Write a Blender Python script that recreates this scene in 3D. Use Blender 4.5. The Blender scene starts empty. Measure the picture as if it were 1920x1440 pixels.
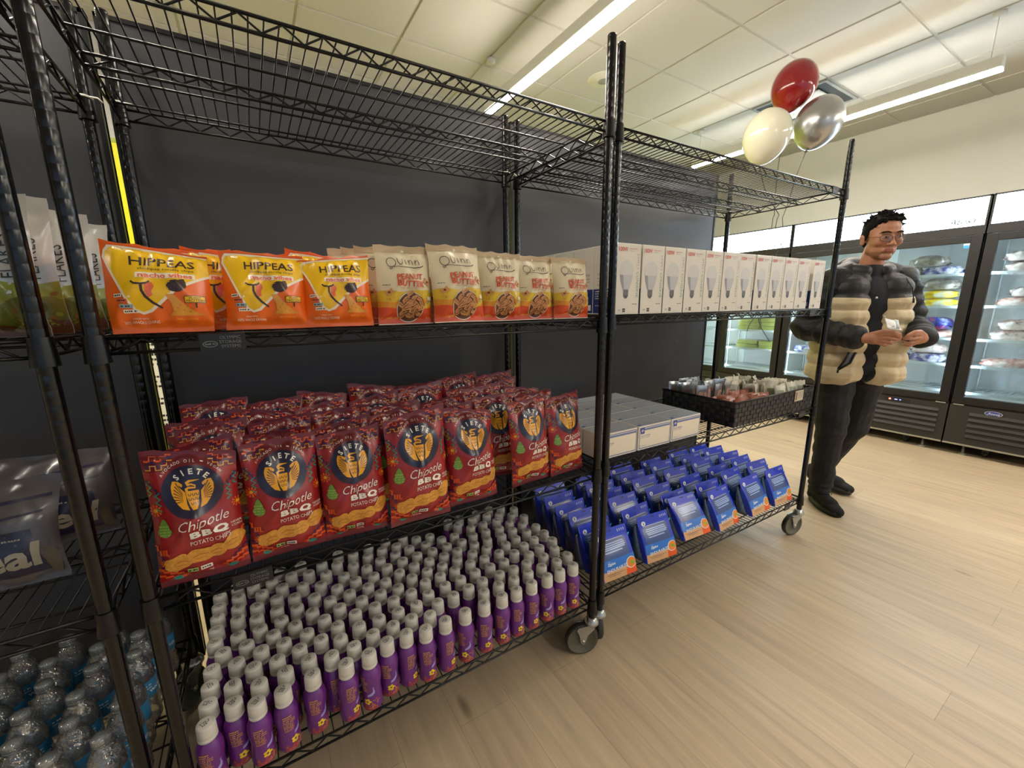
import bpy, bmesh, math, random
from mathutils import Vector, Matrix, Euler, noise
from mathutils.geometry import tessellate_polygon
PI = math.pi
C = bpy.context.scene.collection
sc = bpy.context.scene
IN = 0.0254

# ---------------------------------------------------------------- materials
def lin(h):
    h = h.lstrip('#')
    v = [int(h[i:i+2], 16)/255 for i in (0, 2, 4)]
    return tuple((x/12.92 if x <= .04045 else ((x+.055)/1.055)**2.4) for x in v)+(1,)
def setin(b, k, v):
    if k in b.inputs: b.inputs[k].default_value = v
MATS = {}
def pmat(name, col, rough=.5, metal=0, var=.08, vscale=30, bump=0, bscale=200, coat=0, spec=.5, trans=0, alpha=1, emit=None, estr=0, sheen=0):
    """procedural principled material: base colour broken up by a noise texture, optional noise bump"""
    if name in MATS: return MATS[name]
    m = bpy.data.materials.new(name); m.use_nodes = True
    nt = m.node_tree; b = nt.nodes['Principled BSDF']
    c = lin(col) if isinstance(col, str) else tuple(col)+(1,)*(4-len(col))
    setin(b, 'Base Color', c); setin(b, 'Roughness', rough); setin(b, 'Metallic', metal)
    setin(b, 'Coat Weight', coat); setin(b, 'Coat Roughness', .15); setin(b, 'Specular IOR Level', spec)
    setin(b, 'Transmission Weight', trans); setin(b, 'Alpha', alpha); setin(b, 'Sheen Weight', sheen)
    tc = nt.nodes.new('ShaderNodeTexCoord')
    if var:
        n = nt.nodes.new('ShaderNodeTexNoise'); n.inputs['Scale'].default_value = vscale; n.inputs['Detail'].default_value = 3
        r = nt.nodes.new('ShaderNodeMix'); r.data_type = 'RGBA'
        nt.links.new(tc.outputs['Object'], n.inputs['Vector'])
        nt.links.new(n.outputs[0], r.inputs[0])
        r.inputs[6].default_value = tuple(x*(1-var) for x in c[:3])+(1,)
        r.inputs[7].default_value = tuple(min(1, x*(1+var)) for x in c[:3])+(1,)
        nt.links.new(r.outputs[2], b.inputs['Base Color'])
    if bump:
        n2 = nt.nodes.new('ShaderNodeTexNoise'); n2.inputs['Scale'].default_value = bscale; n2.inputs['Detail'].default_value = 4
        nt.links.new(tc.outputs['Object'], n2.inputs['Vector'])
        bp = nt.nodes.new('ShaderNodeBump'); bp.inputs['Strength'].default_value = bump; bp.inputs['Distance'].default_value = .01
        nt.links.new(n2.outputs[0], bp.inputs['Height']); nt.links.new(bp.outputs[0], b.inputs['Normal'])
    if emit:
        setin(b, 'Emission Color', lin(emit)); setin(b, 'Emission Strength', estr)
    MATS[name] = m
    return m
def clearmat(name, tint='#ffffff', gloss=.12, rough=.05, keep=1.0, bump=0, bscale=80):
    """thin clear plastic / pane: transparent, with a fresnel reflection"""
    if name in MATS: return MATS[name]
    m = bpy.data.materials.new(name); m.use_nodes = True; nt = m.node_tree
    for n in list(nt.nodes): nt.nodes.remove(n)
    out = nt.nodes.new('ShaderNodeOutputMaterial')
    tr = nt.nodes.new('ShaderNodeBsdfTransparent'); gl = nt.nodes.new('ShaderNodeBsdfGlossy'); df = nt.nodes.new('ShaderNodeBsdfDiffuse')
    t = lin(tint); tr.inputs[0].default_value = t; gl.inputs['Roughness'].default_value = rough
    df.inputs[0].default_value = t
    lw = nt.nodes.new('ShaderNodeLayerWeight'); lw.inputs[0].default_value = .35
    ad = nt.nodes.new('ShaderNodeMath'); ad.operation = 'MULTIPLY_ADD'; ad.inputs[1].default_value = .75; ad.inputs[2].default_value = gloss; ad.use_clamp = True
    nt.links.new(lw.outputs['Fresnel'], ad.inputs[0])
    m1 = nt.nodes.new('ShaderNodeMixShader'); m2 = nt.nodes.new('ShaderNodeMixShader')
    m1.inputs[0].default_value = 1-keep
    nt.links.new(tr.outputs[0], m1.inputs[1]); nt.links.new(df.outputs[0], m1.inputs[2])
    nt.links.new(ad.outputs[0], m2.inputs[0]); nt.links.new(m1.outputs[0], m2.inputs[1]); nt.links.new(gl.outputs[0], m2.inputs[2])
    if bump:
        tc = nt.nodes.new('ShaderNodeTexCoord'); n2 = nt.nodes.new('ShaderNodeTexNoise'); n2.inputs['Scale'].default_value = bscale
        bp = nt.nodes.new('ShaderNodeBump'); bp.inputs['Strength'].default_value = bump; bp.inputs['Distance'].default_value = .01
        nt.links.new(tc.outputs['Object'], n2.inputs['Vector']); nt.links.new(n2.outputs[0], bp.inputs['Height'])
        nt.links.new(bp.outputs[0], gl.inputs['Normal'])
    nt.links.new(m2.outputs[0], out.inputs[0])
    MATS[name] = m
    return m

# ---------------------------------------------------------------- mesh builder
class MB:
    def __init__(s): s.v = []; s.f = []; s.m = []; s.sm = []
    def add(s, vs, fs, mi=0, smooth=False):
        o = len(s.v); s.v += [tuple(v) for v in vs]
        for f in fs: s.f.append([i+o for i in f]); s.m.append(mi); s.sm.append(smooth)
    def box(s, a, b, mi=0, M=None):
        x0, y0, z0 = a; x1, y1, z1 = b
        vs = [Vector(p) for p in ((x0,y0,z0),(x1,y0,z0),(x1,y1,z0),(x0,y1,z0),(x0,y0,z1),(x1,y0,z1),(x1,y1,z1),(x0,y1,z1))]
        if M: vs = [M @ v for v in vs]
        s.add(vs, [(0,3,2,1),(4,5,6,7),(0,1,5,4),(1,2,6,5),(2,3,7,6),(3,0,4,7)], mi)
    def bbox(s, a, b, r, mi=0, M=None, seg=2):
        """box with rounded edges"""
        bm = bmesh.new(); bmesh.ops.create_cube(bm, size=1)
        for v in bm.verts: v.co = Vector((a[i]+(v.co[i]+.5)*(b[i]-a[i]) for i in range(3)))
        bmesh.ops.bevel(bm, geom=bm.edges[:], offset=r, segments=seg, affect='EDGES', profile=.5)
        s.bm(bm, mi, M)
    def bm(s, bm, mi=0, M=None, smooth=False):
        bm.verts.index_update()
        s.add([(M @ v.co if M else v.co.copy()) for v in bm.verts], [[v.index for v in f.verts] for f in bm.faces], mi, smooth); bm.free()
    def tube(s, pts, r, n=6, mi=0, cap=True, smooth=True, closed=False):
        pts = [Vector(p) for p in pts]; k = len(pts); rs = r if isinstance(r, (list, tuple)) else [r]*k
        rings = []; up = None
        for i, p in enumerate(pts):
            if closed: t = (pts[(i+1) % k]-pts[i-1])
            else: t = (pts[min(i+1, k-1)]-pts[max(i-1, 0)])
            t.normalize()
            if up is None:
                up = Vector((0,0,1)) if abs(t.z) < .9 else Vector((1,0,0))
            a = t.cross(up); 
            if a.length < 1e-6: a = t.cross(Vector((0,1,0)))
            a.normalize(); b = a.cross(t).normalized(); up = b
            rings.append([p+a*(rs[i]*math.cos(2*PI*j/n))+b*(rs[i]*math.sin(2*PI*j/n)) for j in range(n)])
        vs = [v for rr in rings for v in rr]; fs = []
        for i in range(k if closed else k-1):
            i2 = (i+1) % k
            for j in range(n): j2 = (j+1) % n; fs.append((i*n+j, i*n+j2, i2*n+j2, i2*n+j))
        if cap and not closed: fs.append(tuple(range(n-1, -1, -1))); fs.append(tuple((k-1)*n+j for j in range(n)))
        s.add(vs, fs, mi, smooth)
    def lathe(s, prof, n=20, mi=0, c=(0,0,0), smooth=True, M=None, cap=True):
        vs = []; k = len(prof)
        for r, z in prof:
            for j in range(n): vs.append(Vector((c[0]+r*math.cos(2*PI*j/n), c[1]+r*math.sin(2*PI*j/n), c[2]+z)))
        if M: vs = [M @ v for v in vs]
        fs = []
        for i in range(k-1):
            for j in range(n): j2 = (j+1) % n; fs.append((i*n+j, i*n+j2, (i+1)*n+j2, (i+1)*n+j))
        if cap:
            if prof[0][0] > 1e-5: fs.append(tuple(range(n-1, -1, -1)))
            if prof[-1][0] > 1e-5: fs.append(tuple((k-1)*n+j for j in range(n)))
        s.add(vs, fs, mi, smooth)
    def prism(s, poly, a, b, axis='y', mi=0, M=None):
        """2D polygon extruded from a to b along the axis; poly coords are the two other axes"""
        n = len(poly)
        def P(p, t):
            return {'y': (p[0], t, p[1]), 'x': (t, p[0], p[1]), 'z': (p[0], p[1], t)}[axis]
        vs = [Vector(P(p, a)) for p in poly]+[Vector(P(p, b)) for p in poly]
        if M: vs = [M @ v for v in vs]
        tr = tessellate_polygon([[Vector((p[0], p[1], 0)) for p in poly]])
        fs = [tuple(t) for t in tr]+[tuple(i+n for i in reversed(t)) for t in tr]
        fs += [(i, (i+1) % n, (i+1) % n+n, i+n) for i in range(n)]
        s.add(vs, fs, mi)
    def mesh(s, name, mats, recalc=False):
        me = bpy.data.meshes.new(name); me.from_pydata([tuple(v) for v in s.v], [], s.f)
        for m in mats: me.materials.append(m)
        me.polygons.foreach_set('material_index', s.m); me.polygons.foreach_set('use_smooth', s.sm)
        if recalc:
            bm = bmesh.new(); bm.from_mesh(me); bmesh.ops.recalc_face_normals(bm, faces=bm.faces[:]); bm.to_mesh(me); bm.free()
        me.update(); return me
    def build(s, name, mats, parent=None, recalc=False, loc=None, rz=0):
        if not isinstance(mats, (list, tuple)): mats = [mats]
        o = bpy.data.objects.new(name, s.mesh(name, mats, recalc)); C.objects.link(o)
        if loc: o.location = loc
        if rz: o.rotation_euler.z = rz
        if parent: o.parent = parent
        return o
def tag(o, label=None, cat=None, group=None, kind=None):
    for k, v in (('label', label), ('category', cat), ('group', group), ('kind', kind)):
        if v: o[k] = v
    return o
def empty(name, loc=(0,0,0), rz=0):
    o = bpy.data.objects.new(name, None); C.objects.link(o); o.location = loc; o.rotation_euler.z = rz; o.empty_display_size = .05
    return o
KIDS = {}
def copy_tree(o, parent=None):
    c = o.copy(); C.objects.link(c)
    if parent: c.parent = parent
    for ch in list(o.children): copy_tree(ch, c)
    return c
def struct(mb, name, mats, **k):
    o = mb.build(name, mats, **k); o['kind'] = 'structure'; return o

# ---------------------------------------------------------------- flat artwork laid on a surface
_tm = {}
def text_mesh(s, bold=0, shear=0, space=1):
    key = (s, bold, shear, space)
    if key not in _tm:
        cu = bpy.data.curves.new('t', 'FONT'); cu.body = s; cu.size = 1; cu.offset = bold; cu.shear = shear; cu.resolution_u = 2; cu.space_character = space
        cu.align_x = 'CENTER'; cu.align_y = 'CENTER'
        ob = bpy.data.objects.new('t', cu); me = bpy.data.meshes.new_from_object(ob)
        vs = [(v.co.x, v.co.y) for v in me.vertices]; fs = [tuple(p.vertices) for p in me.polygons]
        bpy.data.objects.remove(ob); bpy.data.curves.remove(cu); bpy.data.meshes.remove(me)
        if vs:
            x0 = min(v[0] for v in vs); x1 = max(v[0] for v in vs); y0 = min(v[1] for v in vs); y1 = max(v[1] for v in vs)
            vs = [(x-(x0+x1)/2, y-(y0+y1)/2) for x, y in vs]; _tm[key] = (vs, fs, x1-x0, y1-y0)
        else: _tm[key] = ([], [], 0, 0)
    return _tm[key]
class Art:
    """shapes in label coordinates (metres); layers lie on top of each other"""
    def __init__(s): s.items = {}
    def raw(s, vs, fs, mi, layer):
        V, F = s.items.setdefault((mi, layer), ([], [])); o = len(V); V += vs; F += [tuple(i+o for i in f) for f in fs]
    def poly(s, pts, mi, layer=1):
        tr = tessellate_polygon([[Vector((x, y, 0)) for x, y in pts]]); s.raw(list(pts), [tuple(t) for t in tr], mi, layer)
    def rect(s, x0, y0, x1, y1, mi, layer=1): s.raw([(x0,y0),(x1,y0),(x1,y1),(x0,y1)], [(0,1,2,3)], mi, layer)
    def ell(s, cx, cy, rx, ry, mi, layer=1, n=20, rot=0):
        c, q = math.cos(rot), math.sin(rot); P = []
        for i in range(n):
            a = 2*PI*i/n; x, y = rx*math.cos(a), ry*math.sin(a); P.append((cx+c*x-q*y, cy+q*x+c*y))
        s.raw(P, [tuple(range(n))], mi, layer)
    def text(s, t, x, y, h=None, w=None, mi=0, layer=2, bold=0, shear=0, rot=0, space=1):
        vs, fs, tw, th = text_mesh(t, bold, shear, space)
        if not vs: return
        sy = h/th if h else w/tw; sx = w/tw if w else sy
        c, q = math.cos(rot), math.sin(rot)
        s.raw([(x+c*a*sx-q*b*sy, y+q*a*sx+c*b*sy) for a, b in vs], fs, mi, layer)
    def arc(s, t, cx, cy, r, a0, a1, h, mi, layer=2, bold=0, ry=None):
        n = len(t); ry = ry or r
        for i, ch in enumerate(t):
            if ch == ' ': continue
            a = a0+(a1-a0)*i/(n-1); vs, fs, tw, th = text_mesh(ch, bold)
            hh = h*(.4 if ch in '-.' else 1)
            s.text(ch, cx+r*math.cos(a), cy+ry*math.sin(a), h=hh, mi=mi, layer=layer, bold=bold, rot=a-PI/2)
    def stroke(s, pts, w, mi, layer=2):
        ws = w if isinstance(w, (list, tuple)) else [w]*len(pts); L = []; R = []
        for i, p in enumerate(pts):
            a = pts[max(i-1, 0)]; b = pts[min(i+1, len(pts)-1)]; dx, dy = b[0]-a[0], b[1]-a[1]; l = math.hypot(dx, dy) or 1
            nx, ny = -dy/l*ws[i]/2, dx/l*ws[i]/2; L.append((p[0]+nx, p[1]+ny)); R.append((p[0]-nx, p[1]-ny))
        n = len(pts); s.raw(L+R, [(i, i+1, n+i+1, n+i) for i in range(n-1)], mi, layer)
    def scrib(s, x0, y, x1, h, mi, layer=2, seed=0):
        """a line of print too small to read"""
        R = random.Random(seed); x = x0
        while x < x1:
            w = h*R.uniform(.5, .95); s.rect(x, y-h/2*R.uniform(.6, 1), min(x+w, x1), y+h/2*R.uniform(.6, 1), mi, layer); x += w+h*(.9 if R.random() < .2 else .25)
    def apply(s, mb, surf, du, dv, off=.0005, dl=.0002, clip=None, smooth=True, u0=0, v0=0):
        """cut the artwork at the surface's grid lines, then lay it on the surface: surf(u, v, off) -> point"""
        for (mi, layer), (V, F) in s.items.items():
            bm = bmesh.new(); vv = [bm.verts.new((x, y, 0)) for x, y in V]
            for f in F:
                try: bm.faces.new([vv[i] for i in f])
                except ValueError: pass
            if clip:
                for p, n in (((clip[0],0,0),(-1,0,0)), ((clip[1],0,0),(1,0,0)), ((0,clip[2],0),(0,-1,0)), ((0,clip[3],0),(0,1,0))):
                    bmesh.ops.bisect_plane(bm, geom=bm.verts[:]+bm.edges[:]+bm.faces[:], plane_co=p, plane_no=n, clear_outer=True)
            if not bm.verts: bm.free(); continue
            for ax, d, o0 in ((0, du, u0), (1, dv, v0)):
                if not d: continue
                lo = min(v.co[ax] for v in bm.verts); hi = max(v.co[ax] for v in bm.verts)
                for k in range(math.floor((lo-o0)/d)+1, math.ceil((hi-o0)/d)):
                    co = [0,0,0]; co[ax] = o0+k*d; no = [0,0,0]; no[ax] = 1
                    bmesh.ops.bisect_plane(bm, geom=bm.verts[:]+bm.edges[:]+bm.faces[:], plane_co=co, plane_no=no)
            bm.verts.index_update(); o = off+dl*layer
            mb.add([surf(v.co.x, v.co.y, o) for v in bm.verts], [[v.index for v in f.verts] for f in bm.faces], mi, smooth)
            bm.free()
def flat(origin, ux, uy):
    origin, ux, uy = Vector(origin), Vector(ux), Vector(uy); n = ux.cross(uy).normalized()
    return lambda u, v, o: origin+ux*u+uy*v+n*o
def zig(x0, y0, sx, sy, steps):
    """staircase outline points"""
    P = [(x0, y0)]
    for a in steps: x0 += sx; P.append((x0, y0)); y0 += sy*a; P.append((x0, y0))
    P.append((x0+sx, y0)); return P

# ---------------------------------------------------------------- camera
cam = bpy.data.objects.new('camera', bpy.data.cameras.new('camera')); C.objects.link(cam); sc.camera = cam
cam.location = (-.9535, -.9687, 1.2946); cam.rotation_euler = (1.3673, .0126, -.5464)
cam.data.sensor_width = 36; cam.data.lens = 764.62/1920*36
cam.data.shift_x = 13.7/1920; cam.data.shift_y = 10.33/1920; cam.data.clip_start = .02
sc.view_settings.view_transform = 'Standard'; sc.view_settings.look = 'None'; sc.view_settings.gamma = 1
sc.view_settings.use_curve_mapping = False; sc.view_settings.exposure = .55
sc.cycles.use_adaptive_sampling = True; sc.cycles.adaptive_threshold = .03; sc.cycles.max_bounces = 6; sc.cycles.diffuse_bounces = 3; sc.cycles.glossy_bounces = 3; sc.cycles.transmission_bounces = 4; sc.cycles.transparent_max_bounces = 10; sc.cycles.caustics_reflective = False; sc.cycles.caustics_refractive = False

# ================================================================ ROOM
XW = 4.68; YB = 2.735; ZC = 3.0
def floor_mat():
    m = bpy.data.materials.new('vinyl_plank_floor'); m.use_nodes = True; nt = m.node_tree; b = nt.nodes['Principled BSDF']; L = nt.links.new; N = nt.nodes.new
    tc = N('ShaderNodeTexCoord'); mp = N('ShaderNodeMapping'); mp.inputs['Rotation'].default_value = (0, 0, PI/2)
    L(tc.outputs['Object'], mp.inputs['Vector'])
    br = N('ShaderNodeTexBrick'); br.offset = .37; br.inputs['Scale'].default_value = 1
    br.inputs['Brick Width'].default_value = 1.22; br.inputs['Row Height'].default_value = .182
    br.inputs['Mortar Size'].default_value = .0008; br.inputs['Mortar Smooth'].default_value = .3; br.inputs['Bias'].default_value = 0
    br.inputs['Color1'].default_value = lin('#beaa8e'); br.inputs['Color2'].default_value = lin('#c8b598'); br.inputs['Mortar'].default_value = lin('#9c8a74')
    L(mp.outputs[0], br.inputs['Vector'])
    m2 = N('ShaderNodeMapping'); m2.inputs['Scale'].default_value = (14, .9, 1); L(tc.outputs['Object'], m2.inputs['Vector'])
    n1 = N('ShaderNodeTexNoise'); n1.inputs['Scale'].default_value = 2.2; n1.inputs['Detail'].default_value = 8; n1.inputs['Roughness'].default_value = .65; L(m2.outputs[0], n1.inputs['Vector'])
    r1 = N('ShaderNodeValToRGB'); r1.color_ramp.elements[0].position = .3; r1.color_ramp.elements[0].color = (.66, .65, .65, 1); r1.color_ramp.elements[1].position = .68; r1.color_ramp.elements[1].color = (1.08, 1.06, 1.03, 1)
    L(n1.outputs[0], r1.inputs[0])
    mx = N('ShaderNodeMix'); mx.data_type = 'RGBA'; mx.blend_type = 'MULTIPLY'; mx.inputs[0].default_value = .75
    L(br.outputs['Color'], mx.inputs[6]); L(r1.outputs[0], mx.inputs[7])
    # dark knots and grain marks
    m3 = N('ShaderNodeMapping'); m3.inputs['Scale'].default_value = (3.2, 1.1, 1); L(tc.outputs['Object'], m3.inputs['Vector'])
    vo = N('ShaderNodeTexVoronoi'); vo.inputs['Scale'].default_value = 1.1; L(m3.outputs[0], vo.inputs['Vector'])
    r2 = N('ShaderNodeValToRGB'); r2.color_ramp.elements[0].position = .02; r2.color_ramp.elements[0].color = (.36, .32, .3, 1); r2.color_ramp.elements[1].position = .075; r2.color_ramp.elements[1].color = (1, 1, 1, 1)
    L(vo.outputs['Distance'], r2.inputs[0])
    mx2 = N('ShaderNodeMix'); mx2.data_type = 'RGBA'; mx2.blend_type = 'MULTIPLY'; mx2.inputs[0].default_value = .8
    L(mx.outputs[2], mx2.inputs[6]); L(r2.outputs[0], mx2.inputs[7]); L(mx2.outputs[2], b.inputs['Base Color'])
    b.inputs['Roughness'].default_value = .38; setin(b, 'Specular IOR Level', .45)
    bp = N('ShaderNodeBump'); bp.inputs['Strength'].default_value = .12; bp.inputs['Distance'].default_value = .003; L(n1.outputs[0], bp.inputs['Height']); L(bp.outputs[0], b.inputs['Normal'])
    return m
mb = MB(); mb.box((-7, -6, -.1), (XW+.3, YB+.3, 0)); struct(mb, 'floor', floor_mat())
TILE = pmat('ceiling_tile_mineral', '#c8c6bd', .9, var=.04, vscale=400, bump=.25, bscale=500)
TBAR = pmat('ceiling_tee_bar', '#bdbaac', .55, var=.03)
VENT = pmat('painted_grey_metal', '#9a9c98', .5, var=.05)
# suspended ceiling: tiles hang a little below the tee bars
mb = MB(); px, py = .602, .5913; X0, Y0 = .067, .19
mb.box((-7, -6, ZC), (XW+.3, YB+.3, ZC+.1), 1)
for i in range(-12, 9):
    for j in range(-11, 6):
        a, b_ = X0+i*px+.011, X0+(i+1)*px-.011; c, d = Y0+j*py+.011, Y0+(j+1)*py-.011
        b_ = min(b_, XW-.005); d = min(d, YB-.005)
        if b_-a < .03 or d-c < .03: continue
        z = ZC-.007
        vs = [(a-.004, c-.004, ZC), (b_+.004, c-.004, ZC), (b_+.004, d+.004, ZC), (a-.004, d+.004, ZC), (a, c, z), (b_, c, z), (b_, d, z), (a, d, z)]
        mb.add(vs, [(4,7,6,5), (0,4,5,1), (1,5,6,2), (2,6,7,3), (3,7,4,0)], 0)
struct(mb, 'ceiling', [TILE, TBAR])
CREAM = pmat('wall_paint_cream', '#cfcdc4', .8, var=.02, vscale=3, bump=.05, bscale=300)
LIME = pmat('wall_paint_lime', '#b9c048', .7, var=.03, vscale=3)
mb = MB(); mb.box((XW, -6, 0), (XW+.12, YB, ZC)); struct(mb, 'wall_right', CREAM)
mb = MB()
mb.box((-7, YB, 0), (1.15, YB+.12, 2.36), 1); mb.box((-7, YB, 2.36), (1.15, YB+.12, ZC), 0); mb.box((1.15, YB, 0), (XW+.12, YB+.12, ZC), 1)
struct(mb, 'wall_back', [CREAM, LIME])
# front of the shop: low sill, mullions and big panes that let the daylight in, far behind the photographer
mb = MB(); mb.box((-7, -6.1, 0), (XW+.12, -6, .5)); mb.box((-7, -6.1, 2.7), (XW+.12, -6, ZC)); struct(mb, 'wall_front', CREAM)
mb = MB(); mb.box((-7.1, -6, 0), (-7, YB, ZC)); struct(mb, 'wall_left', CREAM)
ALU = pmat('window_aluminium', '#55585a', .4, metal=.7)
mb = MB()
for i in range(9): x = -7+i*1.46; mb.box((x-.03, -6.08, .5), (x+.03, -6.0, 2.7))
struct(mb, 'window_1', ALU)

# posters on the far wall seen through the gaps between the black panels
PAPER = pmat('poster_paper', '#e9e8d2', .6, var=.03); INKG = pmat('poster_ink_green', '#5d8f2a', .6); INKK = pmat('poster_ink_black', '#2a2a26', .6)
PINK = pmat('poster_ink_rose', '#a8706c', .6); YEL = pmat('poster_yellow', '#f0e800', .55, var=.02)
def poster(name, x0, x1, z0, z1, bands, label, seed):
    mb = MB(); mb.box((x0, YB-.006, z0), (x1, YB-.001, z1), 0); a = Art(); R = random.Random(seed)
    for (zz0, zz1, mi) in bands: a.rect(0, zz0-z0, x1-x0, zz1-z0, mi, 1)
    z = z1-.06
    while z > z0+.05:
        if not any(b0 < z < b1 for b0, b1, _ in bands): a.scrib(.02, z-z0, x1-x0-.02, .018, 2, 2, seed+int(z*100))
        z -= .034 if R.random() < .8 else .09
    a.apply(mb, flat((x0, YB-.006, z0), (1,0,0), (0,0,1)), 0, 0, off=.001, smooth=False)
    return tag(mb.build(name, [PAPER, INKG, INKK, PINK, YEL]), label, 'poster')
poster('wall_poster', -2.75, -1.35, .05, 1.22, [(.05, .32, 4), (.32, .42, 3), (1.12, 1.2, 1)], 'printed white and yellow poster behind the gap between the black shelf panels', 3)
mb = MB(); mb.box((-2.9, YB-.008, 1.26), (-1.2, YB-.001, 2.33), 0); tag(mb.build('yellow_banner', YEL), 'plain bright yellow banner on the back wall above the white poster', 'banner')
poster('wall_poster', 1.2, 2.2, .1, 1.28, [(.1, .2, 4)], 'white printed poster seen as a thin line between the two middle shelf racks', 9)

# ---------------------------------------------------------------- linear pendant lamps
LAMPW = pmat('lamp_housing_white', '#dcdcd6', .45, var=.02)
def emitter(name, col, s):
    m = bpy.data.materials.new(name); m.use_nodes = True; nt = m.node_tree; b = nt.nodes['Principled BSDF']
    setin(b, 'Base Color', (.8,.8,.8,1)); setin(b, 'Emission Color', lin(col)); setin(b, 'Emission Strength', s); return m
LEDW = emitter('lamp_diffuser', '#fff5e6', 78)
def pendant(x, y0, y1, z, label, w=.032):
    t = empty('linear_pendant_lamp', (x, (y0+y1)/2, z)); h = (y1-y0)/2
    tag(t, label, 'lamp', 'linear pendant lamps')
    mb = MB(); mb.bbox((-w, -h, .002), (w, h, .070), .006); mb.build('lamp_housing', LAMPW, t)
    mb = MB(); mb.bbox((-w+.0005, -h+.002, -.010), (w-.0005, h-.002, .004), .004); mb.build('diffuser', LEDW, t)
    for s in (-1, 1):
        mb = MB(); mb.tube([(0, s*(h-.06), .07), (0, s*(h-.06), ZC-z-.01)], .0022, 6); mb.lathe([(.03, ZC-z-.03), (.03, ZC-z-.008)], 12, c=(0, s*(h-.06), 0)); mb.build('hanging_cable', LAMPW, t)
    return t
pendant(.685, -.13, 1.93, 2.67, 'bright linear pendant lamp crossing above the snack rack')
pendant(3.12, -.14, 1.94, 2.67, 'linear pendant lamp behind the balloons, near the freezer wall')
for x, y in ((3.12, -2.9), (.685, -4.6), (3.12, -5.4)):
    if 1: pendant(x, y, y+2.06, 2.67, 'linear pendant lamp behind the photographer')
pendant(-1.75, -.13, 1.93, 2.67, 'linear pendant lamp above the water bottle rack'); pendant(-4.2, -.13, 1.93, 2.67, 'linear pendant lamp at the far end of the shop')

# round ceiling speaker and air vents
mb = MB(); mb.lathe([(.0, -.012), (.045, -.012), (.05, -.006), (.115, -.004), (.125, 0), (.125, .004)], 40)
spk = mb.build('ceiling_speaker', pmat('speaker_white', '#deddd0', .6), loc=(1.575, 1.67, ZC-.008)); tag(spk, 'round white speaker set in a ceiling tile beside the tall black posts', 'speaker')
mb = MB(); mb.lathe([(0, -.001), (.046, -.001), (.046, .0)], 32); mb.build('speaker_grille', pmat('speaker_mesh', '#a7a89f', .7, bump=.6, bscale=900), spk, loc=(0, 0, -.013))
v = empty('air_diffuser', (3.374, 1.075, ZC-.012)); tag(v, 'square air diffuser with dark slots in the ceiling behind the red balloon', 'vent')
mb = MB(); mb.box((-.285, -.28, -.002), (.285, .28, .002)); mb.build('dark_throat', pmat('diffuser_throat', '#3c3f40', .6), v)
mb = MB(); mb.bbox((-.20, -.195, -.022), (.20, .195, -.010), .005); mb.build('face_plate', pmat('diffuser_white', '#d6d8d4', .5), v)
mb = MB()
for a, b in (((-.292, -.287, -.008), (-.27, .287, .003)), ((.27, -.287, -.008), (.292, .287, .003)), ((-.27, -.287, -.008), (.27, -.265, .003)), ((-.27, .265, -.008), (.27, .287, .003))): mb.box(a, b)
mb.build('diffuser_frame', VENT, v)

# world: daylight through the open shop front
w = bpy.data.worlds.new('world'); sc.world = w; w.use_nodes = True
w.node_tree.nodes['Background'].inputs[0].default_value = (.60, .78, 1, 1); w.node_tree.nodes['Background'].inputs[1].default_value = .5

# ================================================================ WIRE RACKS
BLK = pmat('black_epoxy_wire', '#09090a', .32, var=.1, spec=.42); POST = pmat('black_epoxy_post', '#070708', .22, var=.08, spec=.5)
CHROME = pmat('zinc_plated_steel', '#b9bcbb', .28, metal=.9, var=.06); RUBBER = pmat('grey_caster_rubber', '#5d5b4c', .55, var=.06); RUB2 = pmat('dark_caster_tread', '#33322f', .6)
TAGM = pmat('black_plastic_tag', '#141415', .4); TAGT = pmat('embossed_grey_letters', '#77777a', .5); WHT = pmat('white_plastic_tie', '#e6e2d6', .5)
POSTS_TOP = 2.037
def post_mesh():
    mb = MB(); pr = [(.0, 1.905), (.010, 1.905), (.0125, 1.902)]; z = 1.895
    prof = []
    while z > .01: prof += [(.0127, z+.0030), (.01248, z+.0018), (.0127, z)]; z -= IN
    prof.append((.0127, 0)); prof = pr+prof; prof.reverse(); mb.lathe(prof, 18)
    # counter dots punched on one side of every groove
    return mb.mesh('post', [POST], recalc=True)
POSTMESH = post_mesh()
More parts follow.
